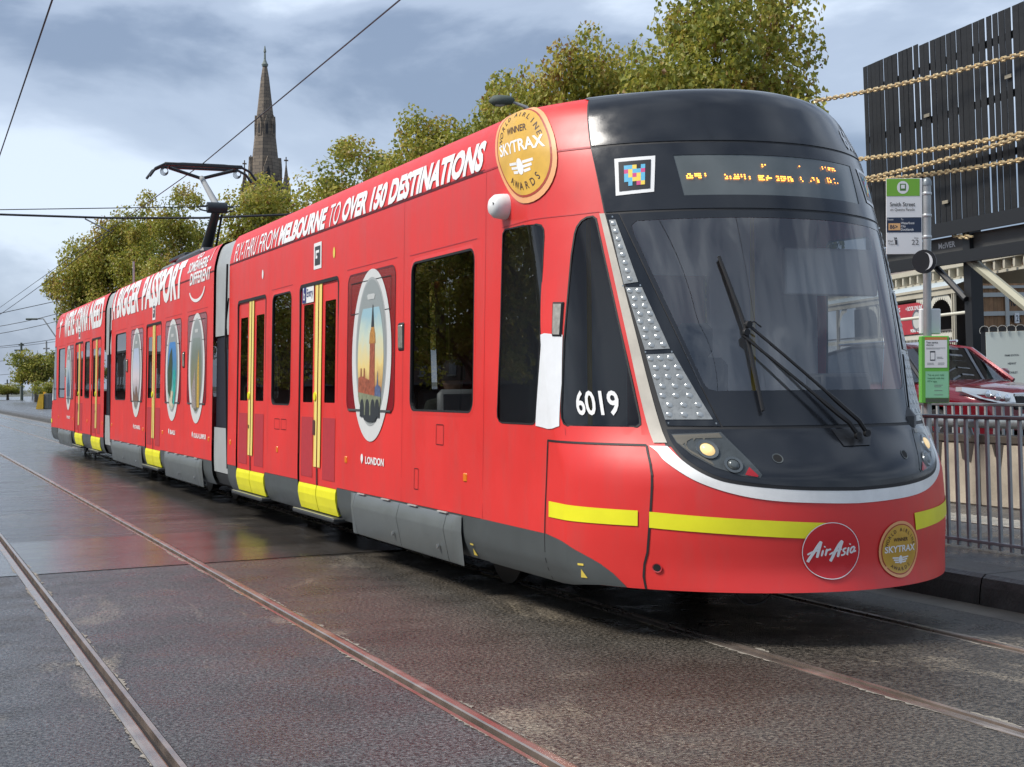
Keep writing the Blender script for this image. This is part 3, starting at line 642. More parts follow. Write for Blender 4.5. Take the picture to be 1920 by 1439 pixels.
# ---- side walls
def mirY(L): return [tuple([YM-b, YM-a]+list(r)) for a, b, *r in L]
DOOR_A = [(15.76, 17.17), (12.98, 14.36)]; WIN_A = [(14.67, 15.48, 1.27, 2.40), (9.62, 10.97, 1.26, 2.385)]; FILM_A = [(11.36, 12.68, 1.245, 2.40)]
DOOR_B = [(22.36, 23.76)]; WIN_B = [(25.88, 27.16, 1.26, 2.40)]; FILM_B = [(24.06, 25.34, 1.245, 2.40), (20.74, 22.02, 1.245, 2.40), (18.96, 20.26, 1.245, 2.40)]
MODS = [('A', YE, 17.64, DOOR_A, WIN_A, FILM_A), ('B', 18.57, 27.71, DOOR_B, WIN_B, FILM_B), ('C', 28.64, YM-YE, mirY(DOOR_A), mirY(WIN_A), mirY(FILM_A))]
def leaf(parent, y0, y1, inner):          # one door leaf between y0 and y1; inner = side of the meeting edge (+1: y1)
    pw = [(y0+.10, y1-.20)] if inner > 0 else [(y0+.20, y1-.10)]
    pane = rrect(pw[0][0], pw[0][1], 1.303, 2.232, .012, 2)
    lf = patch(MB(), FS, [(y0, .535), (y1, .535), (y1, 2.415), (y0, 2.415)], [pane], -.012, (.5, .15)).build('door_leaf', RED, parent)
    patch(MB(), FS, pane, (), -.016, (.5, .2)).build('door_window', GL_S, lf)
    ye = (y1-.105, y1-.012) if inner > 0 else (y0+.012, y0+.105)
    patch(MB(), FS, [(ye[0], .705), (ye[1], .705), (ye[1], 2.412), (ye[0], 2.412)], (), -.004, (.5, .2)).build('edge_strip', mat('pale_yellow', (.84, .68, .20), .4), lf)
    m0 = .055; a, b = (ye[0]-.006, ye[0]+.006) if inner > 0 else (ye[1]-.006, ye[1]+.006)
    patch(MB(), FS, [(a, .705), (b, .705), (b, 2.412), (a, 2.412)], (), -.002, (.5, .2)).build('strip_edge', YBAR, lf)
    k0, k1 = (y0+.10, y1-.20) if inner > 0 else (y0+.20, y1-.10)
    patch(MB(), FS, [(k0-.03, .60), (k1+.03, .60), (k1+.03, 1.165), (k0-.03, 1.165)], (), -.009, (.5, .2)).build('kick_panel', KICK, lf)
    mb = MB(); pr = [(.535, -.006), (.50, .004), (.44, .010), (.36, .010), (.300, .016)]
    for (v0, o0), (v1, o1) in zip(pr, pr[1:]): mb.add([FS(y0+.004, v0, o0), FS(y1-.004, v0, o0), FS(y1-.004, v1, o1), FS(y0+.004, v1, o1)], [(0, 1, 2, 3)])
    for y in (y0+.004, y1-.004): mb.add([FS(y, v, o) for v, o in pr]+[FS(y, v, -.03) for v, o in pr], [(j, j+1, 6+j, 5+j) for j in range(4)])
    mb.build('step_guard', YEL, lf, 30)
    return lf
def oval(parent, yc, seed, name):
    o = patch(MB(), FS, ellipse(yc, 1.705, .545, .712, 56), (), .006, (.14, .1)).build('aircraft_window_graphic', mat('print_white', (.62, .63, .62), .42, var=.06, vscale=3), parent, 60)
    patch(MB(), FS, ellipse(yc, 1.735, .43, .615, 48), (), .008, (.14, .1)).build('window_bezel', mat('print_grey', (.36, .38, .38), .42), o)
    patch(MB(), FS, ellipse(yc, 1.735, .405, .595, 48), (), .0095, (.14, .1)).build('window_shade', mat('print_shade', (.27, .30, .30), .42), o)
    el = ellipse(yc, 1.68, .36, .53, 48); pic = clip_half(el, 0, 1, 2.095)
    cols = {'L': [(.06, .07, .06), (.30, .10, .05), (.75, .58, .22), (.55, .62, .50), (.30, .48, .55)], 'I': [(.20, .16, .13), (.30, .28, .30), (.62, .55, .58), (.48, .52, .62), (.40, .48, .62)],
            'B': [(.45, .46, .38), (.20, .42, .36), (.05, .26, .30), (.06, .20, .42), (.06, .22, .52)], 'K': [(.10, .10, .07), (.22, .19, .09), (.20, .20, .12), (.16, .19, .15), (.20, .24, .22)], 'P': [(.20, .22, .24), (.16, .22, .28), (.20, .32, .42), (.38, .46, .52), (.45, .50, .55)]}[seed]
    nm = 'print_sky_'+seed
    if nm not in MATS:
        m = mat(nm, cols[2], .4); t = m.node_tree; g_ = t.nodes.new('ShaderNodeTexCoord'); sx = t.nodes.new('ShaderNodeSeparateXYZ'); mr = t.nodes.new('ShaderNodeMapRange'); mr.inputs['From Min'].default_value = 1.15; mr.inputs['From Max'].default_value = 2.1
        nz = t.nodes.new('ShaderNodeTexNoise'); nz.inputs['Scale'].default_value = 9; nz.inputs['Detail'].default_value = 5; ad = t.nodes.new('ShaderNodeMath'); ad.operation = 'MULTIPLY_ADD'; ad.inputs[1].default_value = .28; rp = t.nodes.new('ShaderNodeValToRGB'); rp.color_ramp.elements[1].position = .97
        rp.color_ramp.elements[0].color = (*cols[0], 1); rp.color_ramp.elements[1].color = (*cols[4], 1)
        for k, ps in ((1, .25), (2, .5), (3, .75)): q = rp.color_ramp.elements.new(ps); q.color = (*cols[k], 1)
        sb = t.nodes.new('ShaderNodeMath'); sb.operation = 'SUBTRACT'; sb.inputs[1].default_value = .14
        for a, b in ((g_.outputs['Object'], sx.inputs[0]), (sx.outputs[2], mr.inputs[0]), (g_.outputs['Object'], nz.inputs['Vector']), (nz.outputs['Fac'], ad.inputs[0]), (mr.outputs[0], ad.inputs[2]), (ad.outputs[0], sb.inputs[0]), (sb.outputs[0], rp.inputs[0]), (rp.outputs[0], t.nodes['Principled BSDF'].inputs['Base Color'])): t.links.new(a, b)
    patch(MB(), FS, pic, (), .011, (.12, .1)).build('picture', MATS[nm], o)
    def pol(pts, m_, nm_='picture_detail', off=.013): MB().add([FS(yc-u, w, off) for u, w in pts], [tuple(range(len(pts)))]).build(nm_, m_, o)
    pol([(-.11, 2.20), (-.09, 2.165), (.09, 2.165), (.11, 2.20), (.08, 2.21), (-.08, 2.21)], mat('print_handle', (.5, .52, .51), .4), 'shade_handle', .012)
    if seed == 'L':
        br = mat('print_brick', (.30, .085, .045), .45, var=.5, vscale=30); dk = mat('print_dark', (.03, .035, .04), .45)
        pol([(-.02, 1.30), (.135, 1.30), (.125, 1.86), (-.01, 1.86)], br); pol([(-.03, 1.80), (.145, 1.80), (.13, 1.88), (.10, 1.93), (.065, 2.10), (.05, 2.10), (.02, 1.93), (-.015, 1.88)], mat('print_gold', (.42, .20, .05), .45, var=.5, vscale=40), off=.0135)
        pol([(.02, 1.935), (.10, 1.935), (.065, 2.12), (.055, 2.12)], dk, off=.014)
        pol([(-.33, 1.36), (-.33, 1.52), (-.27, 1.53), (-.265, 1.60), (-.24, 1.60), (-.23, 1.53), (-.18, 1.53), (-.175, 1.60), (-.15, 1.60), (-.14, 1.52), (-.02, 1.50), (-.02, 1.36)], br)
        pol([(.13, 1.32), (.14, 1.44), (.19, 1.46), (.21, 1.58), (.23, 1.46), (.30, 1.44), (.30, 1.34)], mat('print_blue', (.09, .12, .22), .45, var=.4, vscale=40)); pol([(-.33, 1.40), (.31, 1.36), (.29, 1.31), (.22, 1.20), (-.20, 1.20), (-.31, 1.33)], mat('print_stone', (.20, .22, .14), .45, var=.4, vscale=25), off=.0138)
        for c in (-.21, -.06, .09, .21): pol([(c-.06, 1.195)]+[(c+.06*math.cos(a)*-1, 1.27+.075*math.sin(a)) for a in np.linspace(0, math.pi, 7)]+[(c+.06, 1.195)], dk, off=.0145)
        pol([(-.20, 1.21), (.22, 1.21), (.16, 1.165), (.08, 1.155), (-.05, 1.155), (-.14, 1.17)], dk, off=.015)
    elif seed == 'I':
        dk = mat('print_roofs', (.17, .10, .07), .45, var=.7, vscale=30)
        for k, (a, b, h_) in enumerate(((-.28, -.12, 1.42), (-.16, .0, 1.36), (-.02, .12, 1.50), (.08, .22, 1.40), (.18, .29, 1.34))): pol([(a, 1.25), (b, 1.25), (b, h_-.05), ((a+b)/2, h_), (a, h_-.05)], dk, off=.013+.0003*k)
    elif seed == 'B':
        pol([(-.30, 1.40), (-.34, 1.70), (-.20, 1.92), (-.02, 2.02), (.04, 1.8), (.0, 1.5), (-.1, 1.3)], mat('print_cliff', (.035, .06, .03), .45, var=.7, vscale=25)); pol([(.04, 1.25), (.12, 1.5), (.10, 1.7), (.25, 1.7), (.30, 1.4), (.2, 1.22)], mat('print_teal', (.02, .34, .30), .45, var=.4, vscale=20)); pol([(-.2, 1.22), (.1, 1.18), (.14, 1.40), (-.1, 1.42)], mat('print_sand', (.55, .50, .36), .45, var=.3, vscale=20))
    elif seed == 'K':
        pol([(.08, 1.20), (.24, 1.20), (.21, 1.75), (.16, 1.95), (.11, 1.75)], mat('print_statue', (.50, .32, .05), .45, var=.7, vscale=40)); pol([(-.26, 1.2), (.04, 1.18), (-.06, 1.7), (-.26, 1.45)], mat('print_steps', (.28, .24, .22), .45, var=.8, vscale=45))
    else:
        pol([(-.28, 1.3), (.28, 1.3), (.22, 1.55), (.08, 1.62), (.0, 1.9), (-.08, 1.62), (-.22, 1.55)], mat('print_blue2', (.06, .11, .17), .45, var=.6, vscale=25))
    mb = MB(); text_on(mb, lambda u, w, of: FS(yc-u, w, of), name, -.12+(-.0), .07+.085*len(name)*.62, .805, .868, .006, .03)
    a = [FS(yc-u, w, .006) for u, w in [(-.22, .80)]+[(-.22+.035*math.cos(t), .85+.035*math.sin(t)) for t in np.linspace(-.6, math.pi+.6, 10)]]; mb.add(a, [tuple(range(11))]); mb.build('place_name', WHITE, o)
for nm, ya, yb, doors, wins, films in MODS:
    dh = [rrect(a, b, .30, 2.43, .07) for a, b in doors]; wh = [rrect(a, b, c, d, .09) for a, b, c, d in wins]
    up = [[p for p in clip_half(h, 0, -1, -.556)] for h in dh]
    patch(MB(), FS, [(ya, .556), (yb, .556), (yb, 3.9), (ya, 3.9)], up+wh, 0, (.35, .07)).build('body_side', RED, T, 30)
    patch(MB(), FS, [(ya, .262), (yb, .262), (yb, .553), (ya, .553)], dh, -.002, (.35, .06)).build('skirt', GREY, T, 30)
    FR = lambda y, v, o=0.: FS(y, v, o, 1)
    patch(MB(), FR, [(ya, .262), (yb, .262), (yb, 3.9), (ya, 3.9)], wh, 0, (.6, .12)).build('body_side', RED, T, 30)
    for i, h in enumerate(wh):
        w = patch(MB(), FS, inset(h, -.004), (), -.012, (.4, .3)).build('window', GL_S, T)
        mb = MB(); band(mb, FS, h, -.003, .012, .0025, .0025); band(mb, FS, h, .012, .012, .0025, -.02); mb.build('window_gasket', RUB, w)
        mb = MB(); b_ = inset(h, -.03); band(mb, FS, h, -.03, -.004, .0005, .0028); mb.build('window_rim', RED, w)
        patch(MB(), FR, inset(h, -.004), (), -.012, (.4, .3)).build('window', GL_S, T)
    for i, (a, b) in enumerate(doors):
        ym = (a+b)/2; h = dh[i]; d = empty('door', (0, 0, 0), parent=T)
        leaf(d, a+.03, ym-.006, 1); leaf(d, ym+.006, b-.03, -1)
        mb = MB(); band(mb, FS, h, -.004, .028, .003, .003); band(mb, FS, h, .028, .028, .003, -.05); mb.build('door_seal', RUB, d)
        patch(MB(), FS, [(ym-.016, .54), (ym+.016, .54), (ym+.016, .70), (ym-.016, .70)], (), -.003, (.1, .1)).build('meeting_edge', RUB, d)
        patch(MB(), FS, [(ym-.007, .30), (ym+.007, .30), (ym+.007, 2.42), (ym-.007, 2.42)], (), -.014, (.1, .2)).build('meeting_edge', RUB, d)
        patch(MB(), FS, [(a+.02, 2.39), (b-.02, 2.39), (b-.02, 2.428), (a+.02, 2.428)], (), -.006, (.5, .1)).build('door_header', KICK, d)
        mb = MB(); x = -1.325; mb.box(x-.035, x+.25, a-.03, b+.03, .245, .283, .01); mb.build('door_step', mat('step_grey', (.03, .033, .035), .5), d)
        mb = MB(); mb.box(x-.033, x-.015, a-.02, b+.02, .2835, .288); mb.build('step_edge', mat('step_pale', (.30, .30, .22), .5), d)
        MB().lathe([(.04, -.006), (.04, .006)], FS(ym+.075, 1.36, .002), 'X', 14).build('door_button', YEL, d)
        if nm != 'B':
            patch(MB(), FS, rrect(ym-.065+.13, ym+.02+.13, 1.0, 1.14, .01) if i == 1 else rrect(ym+.06, ym+.10, 1.0, 1.04, .005), (), .001, (.2, .2)).build('door_sticker', mat('sticker_dark', (.1, .03, .03), .4), d)
    for i, (a, b, c, d) in enumerate(films):
        h = rrect(a, b, c, d, .09); w = patch(MB(), FS, h, (), .002, (.4, .2)).build('film_window', REDD, T)
        mb = MB(); band(mb, FS, h, -.01, .006, .0035, .0035); mb.build('window_gasket', mat('gasket_red', (.12, .01, .014), .4), w)
        mb = MB(); band(mb, FS, rrect(a+.10, b-.10, 2.06, 2.33, .01, 1), 0, .007, .0075, .0075); mb.build('vent_line', RUB, w)
        mb = MB(); mb.add([FS(y, v, .012) for y, v in ((a+.06, c-.004), (b-.06, c-.004), (b-.06, c+.012), (a+.06, c+.012))], [(0, 1, 2, 3)]); mb.build('window_sill', GREY, w)
    # small fittings
    fy = {'A': [9.75, 12.68, 15.19, 17.47], 'B': [18.75, 22.15, 23.95, 27.5], 'C': [28.8, 31.1, 33.6, 36.5]}[nm]
    for y in fy:
        c = FS(y, .815); MB().box(c[0]-.008, c[0]+.01, y-.032, y+.032, .785, .845, .006).build('side_marker', AMB, T)
    for y in {'A': [11.19], 'B': [25.72, 20.52], 'C': [35.10]}[nm]:
        c = FS(y, 1.83); lm = MB().box(c[0]-.02, c[0]+.01, y-.05, y+.05, 1.735, 1.925, .012).build('marker_lamp', MET, T)
        MB().box(c[0]-.012, c[0]+.01, y-.065, y+.065, 1.72, 1.94, .012).build('lamp_frame', RUB, lm)
    # roof seam and window-head seams
    mb = MB()
    for v, h_ in ((2.875, .012), (2.89, .005)): mb.add([FS(ya, v, .003), FS(yb, v, .003), FS(yb, v+h_, .003), FS(ya, v+h_, .003)], [(0, 1, 2, 3)])
    mb.build('roof_seam', mat('seam_dark', (.10, .008, .01), .5), T)
    for a, b, c, d in wins+films: MB().add([FS(a-.04, d+.055, .0025), FS(b+.04, d+.055, .0025), FS(b+.04, d+.062, .0025), FS(a-.04, d+.062, .0025)], [(0, 1, 2, 3)]).build('panel_seam', KICK, T)
    for y in {'A': [9.42, 11.15, 15.62], 'B': [20.5, 22.2, 24.0, 25.7], 'C': []}[nm]:
        MB().add([FS(y, .56, .002), FS(y+.004, .56, .002), FS(y+.004, 2.87, .002), FS(y, 2.87, .002)], [(0, 1, 2, 3)]).build('panel_seam', mat('seam_red', (.45, .016, .02), .4), T)
# bogie covers
for y0, y1 in ((9.80, 12.50), (19.12, 21.95), (24.05, 27.45), (33.78, 36.48)):
    bc = empty('bogie_cover', (0, 0, 0), parent=T); cutsy = [y0, y0+.28, (y0+y1)/2, y1-.16, y1]
    sec = [(.545, .002), (.53, .012), (.445, .036), (.43, .037), (.215, .012), (.20, .002)]
    for k in range(4):
        a, b = cutsy[k]+.004, cutsy[k+1]-.004; mb = MB()
        def e_(y): return min(1., max(.0, (y-y0)/.10), max(0., (y1-y)/.16))**.7
        ys = np.linspace(a, b, 7 if k in (0, 3) else 3); V = []
        for y in ys:
            for v, o in sec:
                w_, z_ = 1.325, v; V.append((-(1.318 if v > .3 else 1.30)-o*e_(y)-.004, y, v))
        n = len(sec); F = [(i*n+j, i*n+j+1, (i+1)*n+j+1, (i+1)*n+j) for i in range(len(ys)-1) for j in range(n-1)]
        mb.add(V, F); mb.build('cover_panel', mat('cover_grey', (.115, .128, .128), .36, var=.12, vscale=2.5, rvar=.08), bc, 25)
    for k in range(4):
        y = y0+.35+(y1-y0-.7)*k/3; MB().box(-1.345, -1.33, y-.10, y+.10, .548, .556).build('cover_hinge', mat('hinge', (.4, .4, .38), .5), bc)
    for y in (y0+.42, (y0+y1)/2+.12): MB().lathe([(.018, -.006), (.018, .006)], (-1.350, y, .30), 'X', 8).build('latch', SIL, bc)
# hatches, stickers
mb = MB()
for a, b, c, d in ((10.20, 10.36, 1.02, 1.17), (10.74, 10.84, .67, .83), (14.82, 15.03, 1.02, 1.13), (15.10, 15.32, 1.02, 1.13)): band(mb, FS, rrect(a, b, c, d, .008, 1), 0, .006, .003, .003)
mb.build('hatch_outline', mat('seam_dark'), T)
o = patch(MB(), FS, rrect(13.845, 14.27, 2.248, 2.412, .005), (), -.002, (.5, .2)).build('entry_sign', WHITE, T)
patch(MB(), FS, rrect(14.12, 14.262, 2.252, 2.408, .004), (), .001, (.5, .2)).build('access_panel', mat('sign_blue', (.02, .03, .16), .4), o)
mb = MB(); text_on(mb, lambda u, w, of: FS(14.09-u, w, of), 'Entry', 0, .22, 2.28, 2.38, .002, .005); mb.build('lettering', mat('sign_blue'), o)
mb = MB(); A = [FS(14.185+.035*math.cos(k*math.pi/8), 2.31+.035*math.sin(k*math.pi/8), .003) for k in range(16)]; B = [FS(14.185+.022*math.cos(k*math.pi/8), 2.31+.022*math.sin(k*math.pi/8), .003) for k in range(16)]; mb.add(A+B, [(k, (k+1) % 16, 16+(k+1) % 16, 16+k) for k in range(16)])
for a, b, c, d in ((14.20, 14.215, 2.32, 2.372), (14.155, 14.21, 2.325, 2.337)): mb.add([FS(a, c, .003), FS(b, c, .003), FS(b, d, .003), FS(a, d, .003)], [(0, 1, 2, 3)])
mb.add([FS(14.208+.014*math.cos(k*math.pi/5), 2.386+.014*math.sin(k*math.pi/5), .003) for k in range(10)], [tuple(range(10))]); mb.build('access_symbol', WHITE, o)
for yc, vc in ((13.70, 2.667), (23.05, 2.60), (32.58, 2.62)):
    o = patch(MB(), FS, rrect(yc-.135, yc+.135, vc-.122, vc+.122, .006), (), .004, (.5, .2)).build('code_panel', WHITE, T)
    patch(MB(), FS, rrect(yc-.095, yc+.095, vc-.088, vc+.088, .003), (), .0055, (.5, .2)).build('code_field', MATS['code_black'], o)
    random.seed(5)
    for r_ in range(4):
        for c_ in range(4):
            if random.random() < .6: y, v = yc-.062+c_*.031, vc-.05+r_*.025; MB().add([FS(y, v, .007), FS(y+.031, v, .007), FS(y+.031, v+.025, .007), FS(y, v+.025, .007)], [(0, 1, 2, 3)]).build('code_cell', WHITE, o)
for y, v, m_ in ((15.93, 2.652, WHITE), (13.14, 2.648, YBAR)): MB().add([FS(y+.035*math.cos(k*math.pi/8), v+.05*math.sin(k*math.pi/8), .004) for k in range(16)], [tuple(range(16))]).build('round_sticker', m_, T)
oval(T, 11.975, 'L', 'LONDON'); oval(T, 24.70, 'I', 'ISTANBUL'); oval(T, 21.38, 'B', 'BALI'); oval(T, 19.60, 'K', 'KUALA LUMPUR'); oval(T, YM-11.77, 'P', 'PHUKET')
tf = lambda u, w, of: FS(-u, w, of)
for s, a, b, v0, v1, bo, sh in (('FLY-THRU', 17.40, 16.30, 2.895, 3.115, .0, .0), ('FROM', 16.17, 15.36, 2.895, 3.115, .0, .0), ('MELBOURNE', 15.26, 13.49, 2.895, 3.115, .05, .0), ('TO', 13.38, 13.02, 2.895, 3.115, .0, .0), ('OVER', 12.93, 12.18, 2.895, 3.115, .05, .0), ('150', 12.08, 11.66, 2.895, 3.115, .05, .0), ('DESTINATIONS', 11.57, 9.50, 2.895, 3.115, .05, .0),
                               ('A', 27.62, 27.22, 2.67, 3.24, .045, .0), ('BIGGER', 27.05, 24.55, 2.67, 3.24, .045, .0), ('PASSPORT', 24.25, 20.72, 2.67, 3.24, .045, .0), ("WE'RE", 35.55, 33.55, 2.62, 3.20, .04, .0), ('GONNA', 33.30, 31.2, 2.62, 3.20, .04, .0), ('NEED', 30.95, 28.95, 2.62, 3.20, .04, .0),
                               ('GO', 19.95, 19.55, 3.15, 3.24, .03, .1), ('SOMEWHERE', 20.40, 19.05, 2.98, 3.13, .03, .1), ('DIFFERENT', 20.15, 18.75, 2.80, 2.96, .03, .1)):
    mb = MB(); text_on(mb, tf, s, -a, -b, v0, v1, .0055, bo, sh); mb.build('slogan_lettering', WHITE, T)
mb = MB(); th = np.linspace(math.pi*1.1, math.pi*1.95, 14)
A = [FS(19.65-.55*math.cos(t), 2.76+.2*math.sin(t), .0055) for t in th]; B = [FS(19.65-.50*math.cos(t), 2.76+.16*math.sin(t), .0055) for t in th]; mb.add(A+B, [(k, k+1, 15+k, 14+k) for k in range(13)])
mb.add([FS(y, v, .0055) for y, v in ((18.95, 3.05), (18.85, 3.2), (18.8, 3.3), (18.75, 3.2), (18.9, 3.05))], [(0, 1, 2, 3, 4)])
mb.add([FS(36.6-u, v, .0055) for u, v in ((0, 2.65), (.16, 2.92), (.02, 2.98), (.02, 3.02), (.2, 3.0), (.32, 3.2), (.38, 3.2), (.34, 2.99), (.6, 3.03), (.62, 2.98), (.34, 2.92), (.1, 2.65))], [tuple(range(12))])
mb.build('slogan_graphic', WHITE, T)
# articulations
for ya, yb in ((17.64, 18.57), (27.71, 28.64)):
    for sg in (-1, 1):
        f = lambda y, v, o=0.: FS(y, v, o, sg)
        patch(MB(), f, [(ya+.10, 2.075), (yb, 2.075), (yb, 3.9), (ya+.10, 3.9)], (), -.03, (.3, .07)).build('portal_panel', LGREY, T, 30)
        patch(MB(), f, [(ya+.10, .97), (yb, .97), (yb, 2.075), (ya+.10, 2.075)], (), -.05, (.3, .2)).build('bellows', NAVY, T)
        patch(MB(), f, [(ya+.10, .43), (yb, .43), (yb, .97), (ya+.10, .97)], (), -.03, (.3, .1)).build('portal_panel', LGREY, T, 30)
        patch(MB(), f, [(ya+.10, .262), (yb, .262), (yb, .43), (ya+.10, .43)], (), -.04, (.3, .1)).build('portal_foot', mat('foot_dark', (.02, .022, .024), .5), T)
        patch(MB(), f, [(ya, .262), (ya+.10, .262), (ya+.10, 3.9), (ya, 3.9)], (), -.07, (.1, .1)).build('gap_rubber', RUB, T)
    mb = MB(); mb.tube([(-1.30, ya+.06, .5), (-1.31, ya+.06, 2.0), (-1.28, ya+.06, 2.9)], .012, 6); mb.tube([(-1.29, ya+.03, 1.9), (-1.30, ya+.08, 2.2), (-1.27, ya+.05, 2.5)], .009, 5); mb.build('gap_cable', RUB, T, 40)
# under-floor, bogies
mb = MB(); mb.box(-1.2, 1.2, 8.2, YM-8.2, .27, .33); mb.box(-.55, .55, 7.5, 8.2, .27, .33); mb.box(-.55, .55, YM-8.2, YM-7.5, .27, .33); mb.box(-.9, .9, 9.9, YM-9.9, .16, .27); mb.build('underframe', DARK, T)
for yb in (10.3, 12.1, 19.7, 21.4, 24.9, 26.6, 34.2, 36.0):
    for sx in (-1, 1): MB().lathe([(.20, -.065), (.30, -.06), (.315, -.03), (.30, .04), (.345, .045), (.345, .07), (.2, .075)] if sx > 0 else [(.20, -.075), (.345, -.07), (.345, -.045), (.30, -.04), (.315, .03), (.30, .06), (.2, .065)], (sx*-.7175*-1, yb, .335), 'X', 24).build('wheel', mat('wheel_steel', (.08, .07, .065), .45, .7), T, 40)
mb = MB(); mb.tube([(-.45+.13*math.cos(t), 7.42, .29+.10*math.sin(t)) for t in np.linspace(math.pi, 2*math.pi, 9)], .006, 5); mb.build('tow_cable', RUB, T)
for yc, z0 in ((8.05, .33), (9.66, .29)):
    f = SN if yc < 9 else FS
    g = (lambda u, w, of: SN(-.236-u-.22*(w-z0), w, of)) if yc < 9 else (lambda u, w, of: FS(yc-u, w, of))
    mb = MB(); mb.add([g(-.035, z0, .006), g(.035, z0, .006), g(0, z0+.05, .006)], [(0, 1, 2)]); mb.add([g(-.03, z0+.07, .006), g(.03, z0+.07, .006), g(.03, z0+.082, .006), g(-.03, z0+.082, .006)], [(0, 1, 2, 3)]); mb.build('jacking_mark', YBAR, T)
# roof equipment
mb = MB(); mb.box(-.85, .85, 21.6, 23.6, 3.26, 3.46, .05); mb.build('roof_unit', mat('roof_unit', (.045, .05, .055), .45), T)
mb = MB(); mb.box(-.85, .85, 23.9, 25.0, 3.26, 3.42, .04); mb.build('roof_unit', mat('roof_unit_grey', (.16, .17, .175), .5), T)
mb = MB(); mb.tube([(-.9, 27.55, 3.3), (-.9, 27.55, 3.72)], .018, 6); mb.build('antenna', LGREY, T, 40)
pg = empty('pantograph', (0, -.75, 0), parent=T); PB = mat('panto_dark', (.02, .026, .03), .45)
mb = MB(); mb.box(-.5, .5, 25.5, 27.0, 3.60, 3.66, .01)
for x in (-.4, .4):
    for y in (25.6, 26.9): mb.lathe([(.05, 0), (.07, .03), (.05, .06), (.07, .09), (.05, .12), (.05, .26)], (x, y, 3.36), 'Z', 10)
mb.build('base_frame', PB, pg)
mb = MB(); mb.tube([(0, 26.45, 3.66), (0, 25.35, 4.38)], [.10, .065], 10); mb.tube([(.12, 26.2, 3.66), (.10, 25.45, 4.28)], .02, 6); mb.lathe([(.09, -.16), (.09, .16)], (0, 25.35, 4.38), 'X', 12); mb.build('lower_arm', PB, pg, 40)
mb = MB(); mb.tube([(0, 25.35, 4.40), (0, 26.62, 5.03)], [.055, .045], 10); mb.build('upper_arm', mat('panto_grey', (.27, .28, .28), .5), pg, 40)
mb = MB(); mb.tube([(.10, 25.42, 4.36), (.06, 26.55, 4.95)], .014, 6); mb.tube([(-.08, 25.3, 4.30), (-.3, 25.25, 4.33), (-.32, 25.3, 4.38), (-.1, 25.35, 4.42)], .012, 6); mb.tube([(.08, 25.3, 4.30), (.26, 25.3, 4.33), (.28, 25.3, 4.38), (.1, 25.35, 4.42)], .012, 6); mb.build('control_rod', PB, pg, 40)
mb = MB(); mb.tube([(-.55, 26.62, 5.18), (0, 26.62, 5.02), (.55, 26.62, 5.18)], .03, 8); mb.build('yoke', PB, pg, 40)
mb = MB()
for dy in (-.17, .17): mb.tube([(-.90, 26.62+dy, 5.00), (-.80, 26.62+dy, 5.14), (-.66, 26.62+dy, 5.21), (-.35, 26.62+dy, 5.235), (.35, 26.62+dy, 5.235), (.66, 26.62+dy, 5.21), (.80, 26.62+dy, 5.14), (.90, 26.62+dy, 5.00)], .022, 8)
for x in (-.55, .55): mb.tube([(x, 26.45, 5.2), (x, 26.79, 5.2)], .02, 6)
mb.box(-.66, .66, 26.40, 26.50, 5.19, 5.245, .01); mb.box(-.66, .66, 26.74, 26.84, 5.19, 5.245, .01); mb.build('contact_strip', PB, pg, 40)
mb = MB()
for x in (-.62, .62):
    for k in range(4): mb.tube([(x+.07*math.cos(t)*(.6+.12*k), 26.62-.06+.04*k, 5.12+.07*math.sin(t)*(.6+.12*k)) for t in np.linspace(0, 2*math.pi, 13)], .006, 4)
mb.build('head_spring', PB, pg)
# interior
INT = mat('interior_grey', (.55, .56, .54), .6); IDK = mat('interior_dark', (.035, .037, .04), .6); POLE = mat('pole_yellow', (.70, .50, .05), .4); SEAT = mat('seat_shell', (.45, .47, .48), .35); SFAB = mat('seat_fabric', (.16, .03, .035), .8, var=.5, vscale=60)
mb = MB(); mb.box(-1.24, 1.24, 8.0, 38.2, .345, .37); mb.box(-1.2, 1.2, 8.9, 37.4, 2.72, 2.75); mb.build('interior_floor_and_ceiling', IDK, T)
mb = MB(); mb.box(-1.24, -.30, 9.28, 9.32, .37, 2.7); mb.box(.35, 1.24, 9.28, 9.32, .37, 2.7); mb.box(-.3, .35, 9.28, 9.32, 2.2, 2.7); mb.build('cab_bulkhead', INT, T)
mb = MB(); mb.box(-.75, .75, 7.45, 7.85, .6, 1.30, .06); mb.box(-.6, -.1, 7.55, 7.8, 1.3, 1.36, .02); mb.box(.15, .5, 7.6, 7.8, 1.3, 1.50, .02); mb.build('driver_console', IDK, T, 40)
mb = MB(); mb.box(-.25, .25, 8.35, 8.85, .85, .97, .05); mb.box(-.24, .24, 8.80, 8.93, .95, 1.62, .05); mb.box(-.13, .13, 8.82, 8.92, 1.62, 1.85, .04); mb.lathe([(.06, 0), (.06, .5)], (0, 8.6, .36), 'Z', 8); mb.build('driver_seat', IDK, T, 40)
mb = MB(); mb.tube([(.62, 9.15, .37), (.62, 9.15, 2.7)], .018, 8); mb.tube([(-.62, 9.2, .37), (-.62, 9.2, 2.7)], .018, 8)
for y in (11.2, 13.7, 15.2, 16.5): mb.tube([(-.55, y, .37), (-.55, y, 2.72)], .017, 6); mb.tube([(.55, y, .37), (.55, y, 2.72)], .017, 6)
mb.build('grab_pole', POLE, T, 40)
mb = MB(); mb.box(.25, .95, 8.15, 8.2, 2.0, 2.3, .01); mb.build('sun_blind', mat('blind', (.5, .5, .48), .7), T)
